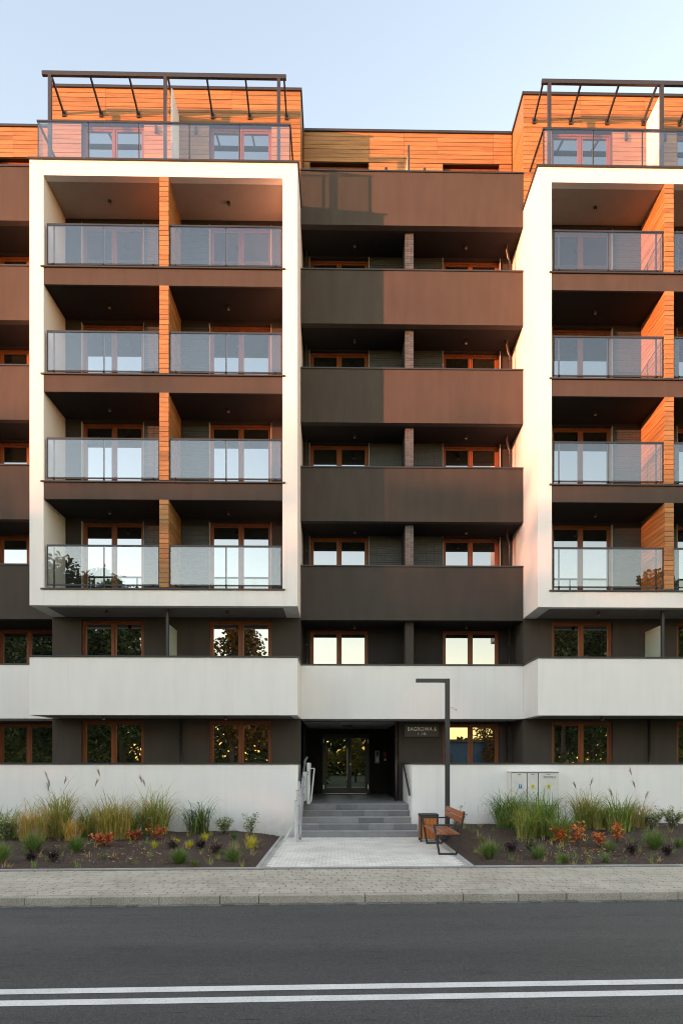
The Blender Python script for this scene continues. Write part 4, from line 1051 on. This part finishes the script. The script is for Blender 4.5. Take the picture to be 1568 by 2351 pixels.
# ------------------------------------------------------------------ across the street (behind the camera, seen in the panes)
def tree_mesh(seed, h, r, cols, n=11000):
    q = random.Random(seed); tr = MB(); cr = MB()
    tr.tube([(0,0,-.2),(.1,.05,h*.25),(-.1,.1,h*.5),(.05,0,h*.8)], .22, 9, .05)
    lobes = []
    for i in range(16):
        a = q.uniform(0,6.28); zz = h*q.uniform(.28,.92); rr = r*math.sin(max(.25,min(1,(1.05-zz/h)*1.7))*1.57)*q.uniform(.2,.85)
        lobes.append((Vector((rr*math.cos(a), rr*math.sin(a), zz)), r*q.uniform(.28,.48)))
        tr.tube([(0,0,zz*.6),(rr*.6*math.cos(a),rr*.6*math.sin(a),zz*.9),tuple(lobes[-1][0])], .07, 6, .015)
    for i in range(n):
        c, s = q.choice(lobes); v_ = Vector((q.gauss(0,1),q.gauss(0,1),q.gauss(0,1))).normalized()*s*(q.random()**.4); p = c+v_
        col = q.choice(cols); f = q.uniform(.6,1.3); col = tuple(x*f for x in col)
        d = Vector((q.gauss(0,1),q.gauss(0,1),q.gauss(0,.6))).normalized(); e = d.orthogonal().normalized(); L = q.uniform(.16,.34)
        cr.quad(p, p+d*L*.5+e*L*.4, p+d*L, p+d*L*.5-e*L*.4, col)
    return tr.mesh('trunk', M['bark']), cr.mesh('crown', M['leaf'])
TG = ((.06,.09,.025),(.09,.12,.03),(.04,.07,.02)); TA = ((.22,.12,.03),(.28,.17,.04),(.16,.08,.03)); TY = ((.25,.2,.04),(.3,.22,.05),(.12,.13,.03))
kinds = {'green': tree_mesh(1, 14, 3.6, TG), 'dark': tree_mesh(2, 13, 3.8, ((.035,.06,.02),(.06,.08,.025))), 'autumn': tree_mesh(3, 12, 2.9, TA, 7000), 'yellow': tree_mesh(4, 8, 2.6, TY)}
for kd, x, y, s, lb in (('green',-27,-15,1.35,'green street tree across the road, leftmost behind the camera'),('dark',-22,-13,1.35,'dark green tree across the road beside the leftmost tree'),('green',-17.5,-15,1.3,'green tree across the road opposite the left balconies'),('dark',-13,-17,1.05,'dark tree across the road left of the autumn tree'),
    ('autumn',-8.5,-14,1.15,'brown autumn tree across the road opposite the left balcony divider'),('yellow',-2.5,-16,.72,'small yellow tree across the road opposite the entrance'),('yellow',2.0,-24,.7,'small yellow tree behind the one opposite the entrance'),('dark',18.5,-15,1.15,'dark tree across the road opposite the right balconies'),('autumn',14.6,-20,.8,'brown autumn tree across the road right of the blue shed'),('dark',21.8,-17,1.2,'dark tree across the road beside the rightmost tree'),('green',25,-14,1.25,'green tree across the road, rightmost behind the camera')):
    e = thing('street_tree', (x,y,-.2), lb, 'tree', 'trees across the road'); e.rotation_euler = (0,0,x*1.3); e.scale = (s,s,s)
    for me, nm in zip(kinds[kd], ('trunk','crown')):
        o = bpy.data.objects.new(nm, me); COL.objects.link(o); o.parent = e
M['shed'] = flat('blue_sheet_metal', (.02,.09,.2), .5)
sh = thing('blue_shed', (10,-20,-.2), 'low blue sheet metal shed across the road behind the camera', 'shed')
B('wall', M['shed'], sh, (5,14,-26,-19,-.2,3.9)); m = MB(); m.prism([(4.6,-26.4),(14.4,-26.4),(14.4,-18.6),(4.6,-18.6)], 3.9, 4.15); m.build('roof', M['anthracite'], sh)
B('door', M['anthracite'], sh, (8,10.5,-18.99,-18.95,-.2,2.8))
m = MB(); q = random.Random(21)
for i in range(16000):
    x = q.uniform(-42,-1) if i % 3 else q.uniform(15,40); hmax = 2.6+.8*math.sin(x*.9)+.6*math.sin(x*2.3)
    p = Vector((x, q.uniform(-19,-11.5), -.2+hmax*q.random()**.8)); d = Vector((q.gauss(0,1),q.gauss(0,1),q.gauss(0,.7))).normalized(); e = d.orthogonal().normalized(); L = q.uniform(.25,.5)
    c = q.choice(TG+TY[:1]); m.quad(p, p+d*L*.5+e*L*.4, p+d*L, p+d*L*.5-e*L*.4, tuple(x_*q.uniform(.5,1.2) for x_ in c))
tag(m.build('undergrowth', M['leaf']), 'dense bushes under the trees across the road', 'bushes', kind='stuff')
m = MB(); q = random.Random(31)
for i in range(60000):
    x = q.uniform(-120,110); hm = 11.5+1.5*math.sin(x*.21)+1.2*math.sin(x*.53)
    if 12 < x < 34: hm = 5.4+.6*math.sin(x)
    p = Vector((x, q.uniform(-70,-60), -.2+hm*q.random())); d = Vector((q.gauss(0,1),q.gauss(0,1),q.gauss(0,.7))).normalized(); e = d.orthogonal().normalized(); L = q.uniform(.6,1.1)
    m.quad(p, p+d*L*.5+e*L*.4, p+d*L, p+d*L*.5-e*L*.4, tuple(x_*q.uniform(.5,1.2) for x_ in q.choice(TG)))
tag(m.build('far_trees', M['leaf']), 'far tree line beyond the sheds across the road', 'wood', kind='stuff')
# tall unseen tree belt added to keep the low sun off the lower storeys
m = MB(); flat_sun = Vector((to_sun.x,to_sun.y,0)).normalized(); dirp = Vector((flat_sun.y,-flat_sun.x,0)); cen = Vector((0,19,0))+flat_sun*95; q = random.Random(9)
if dirp.y < 0: dirp = -dirp
for i in range(70000):
    t = q.uniform(-75,34); zz = 20*q.random()
    if zz > 11.5 and q.random() > ((20-zz)/8.5)**1.9: continue
    p = cen+dirp*t+flat_sun*q.uniform(-5,5)+Vector((0,0,zz-.2)); d = Vector((q.gauss(0,1),q.gauss(0,1),q.gauss(0,.7))).normalized(); e = d.orthogonal().normalized(); L = q.uniform(.7,1.3)
    m.quad(p, p+d*L*.5+e*L*.4, p+d*L, p+d*L*.5-e*L*.4, tuple(x*q.uniform(.6,1.3) for x in (.06,.08,.03)))
tag(m.build('sun_blocking_belt', M['leaf']), 'tall unseen tree belt added to block the low sun', 'wood', kind='stuff')
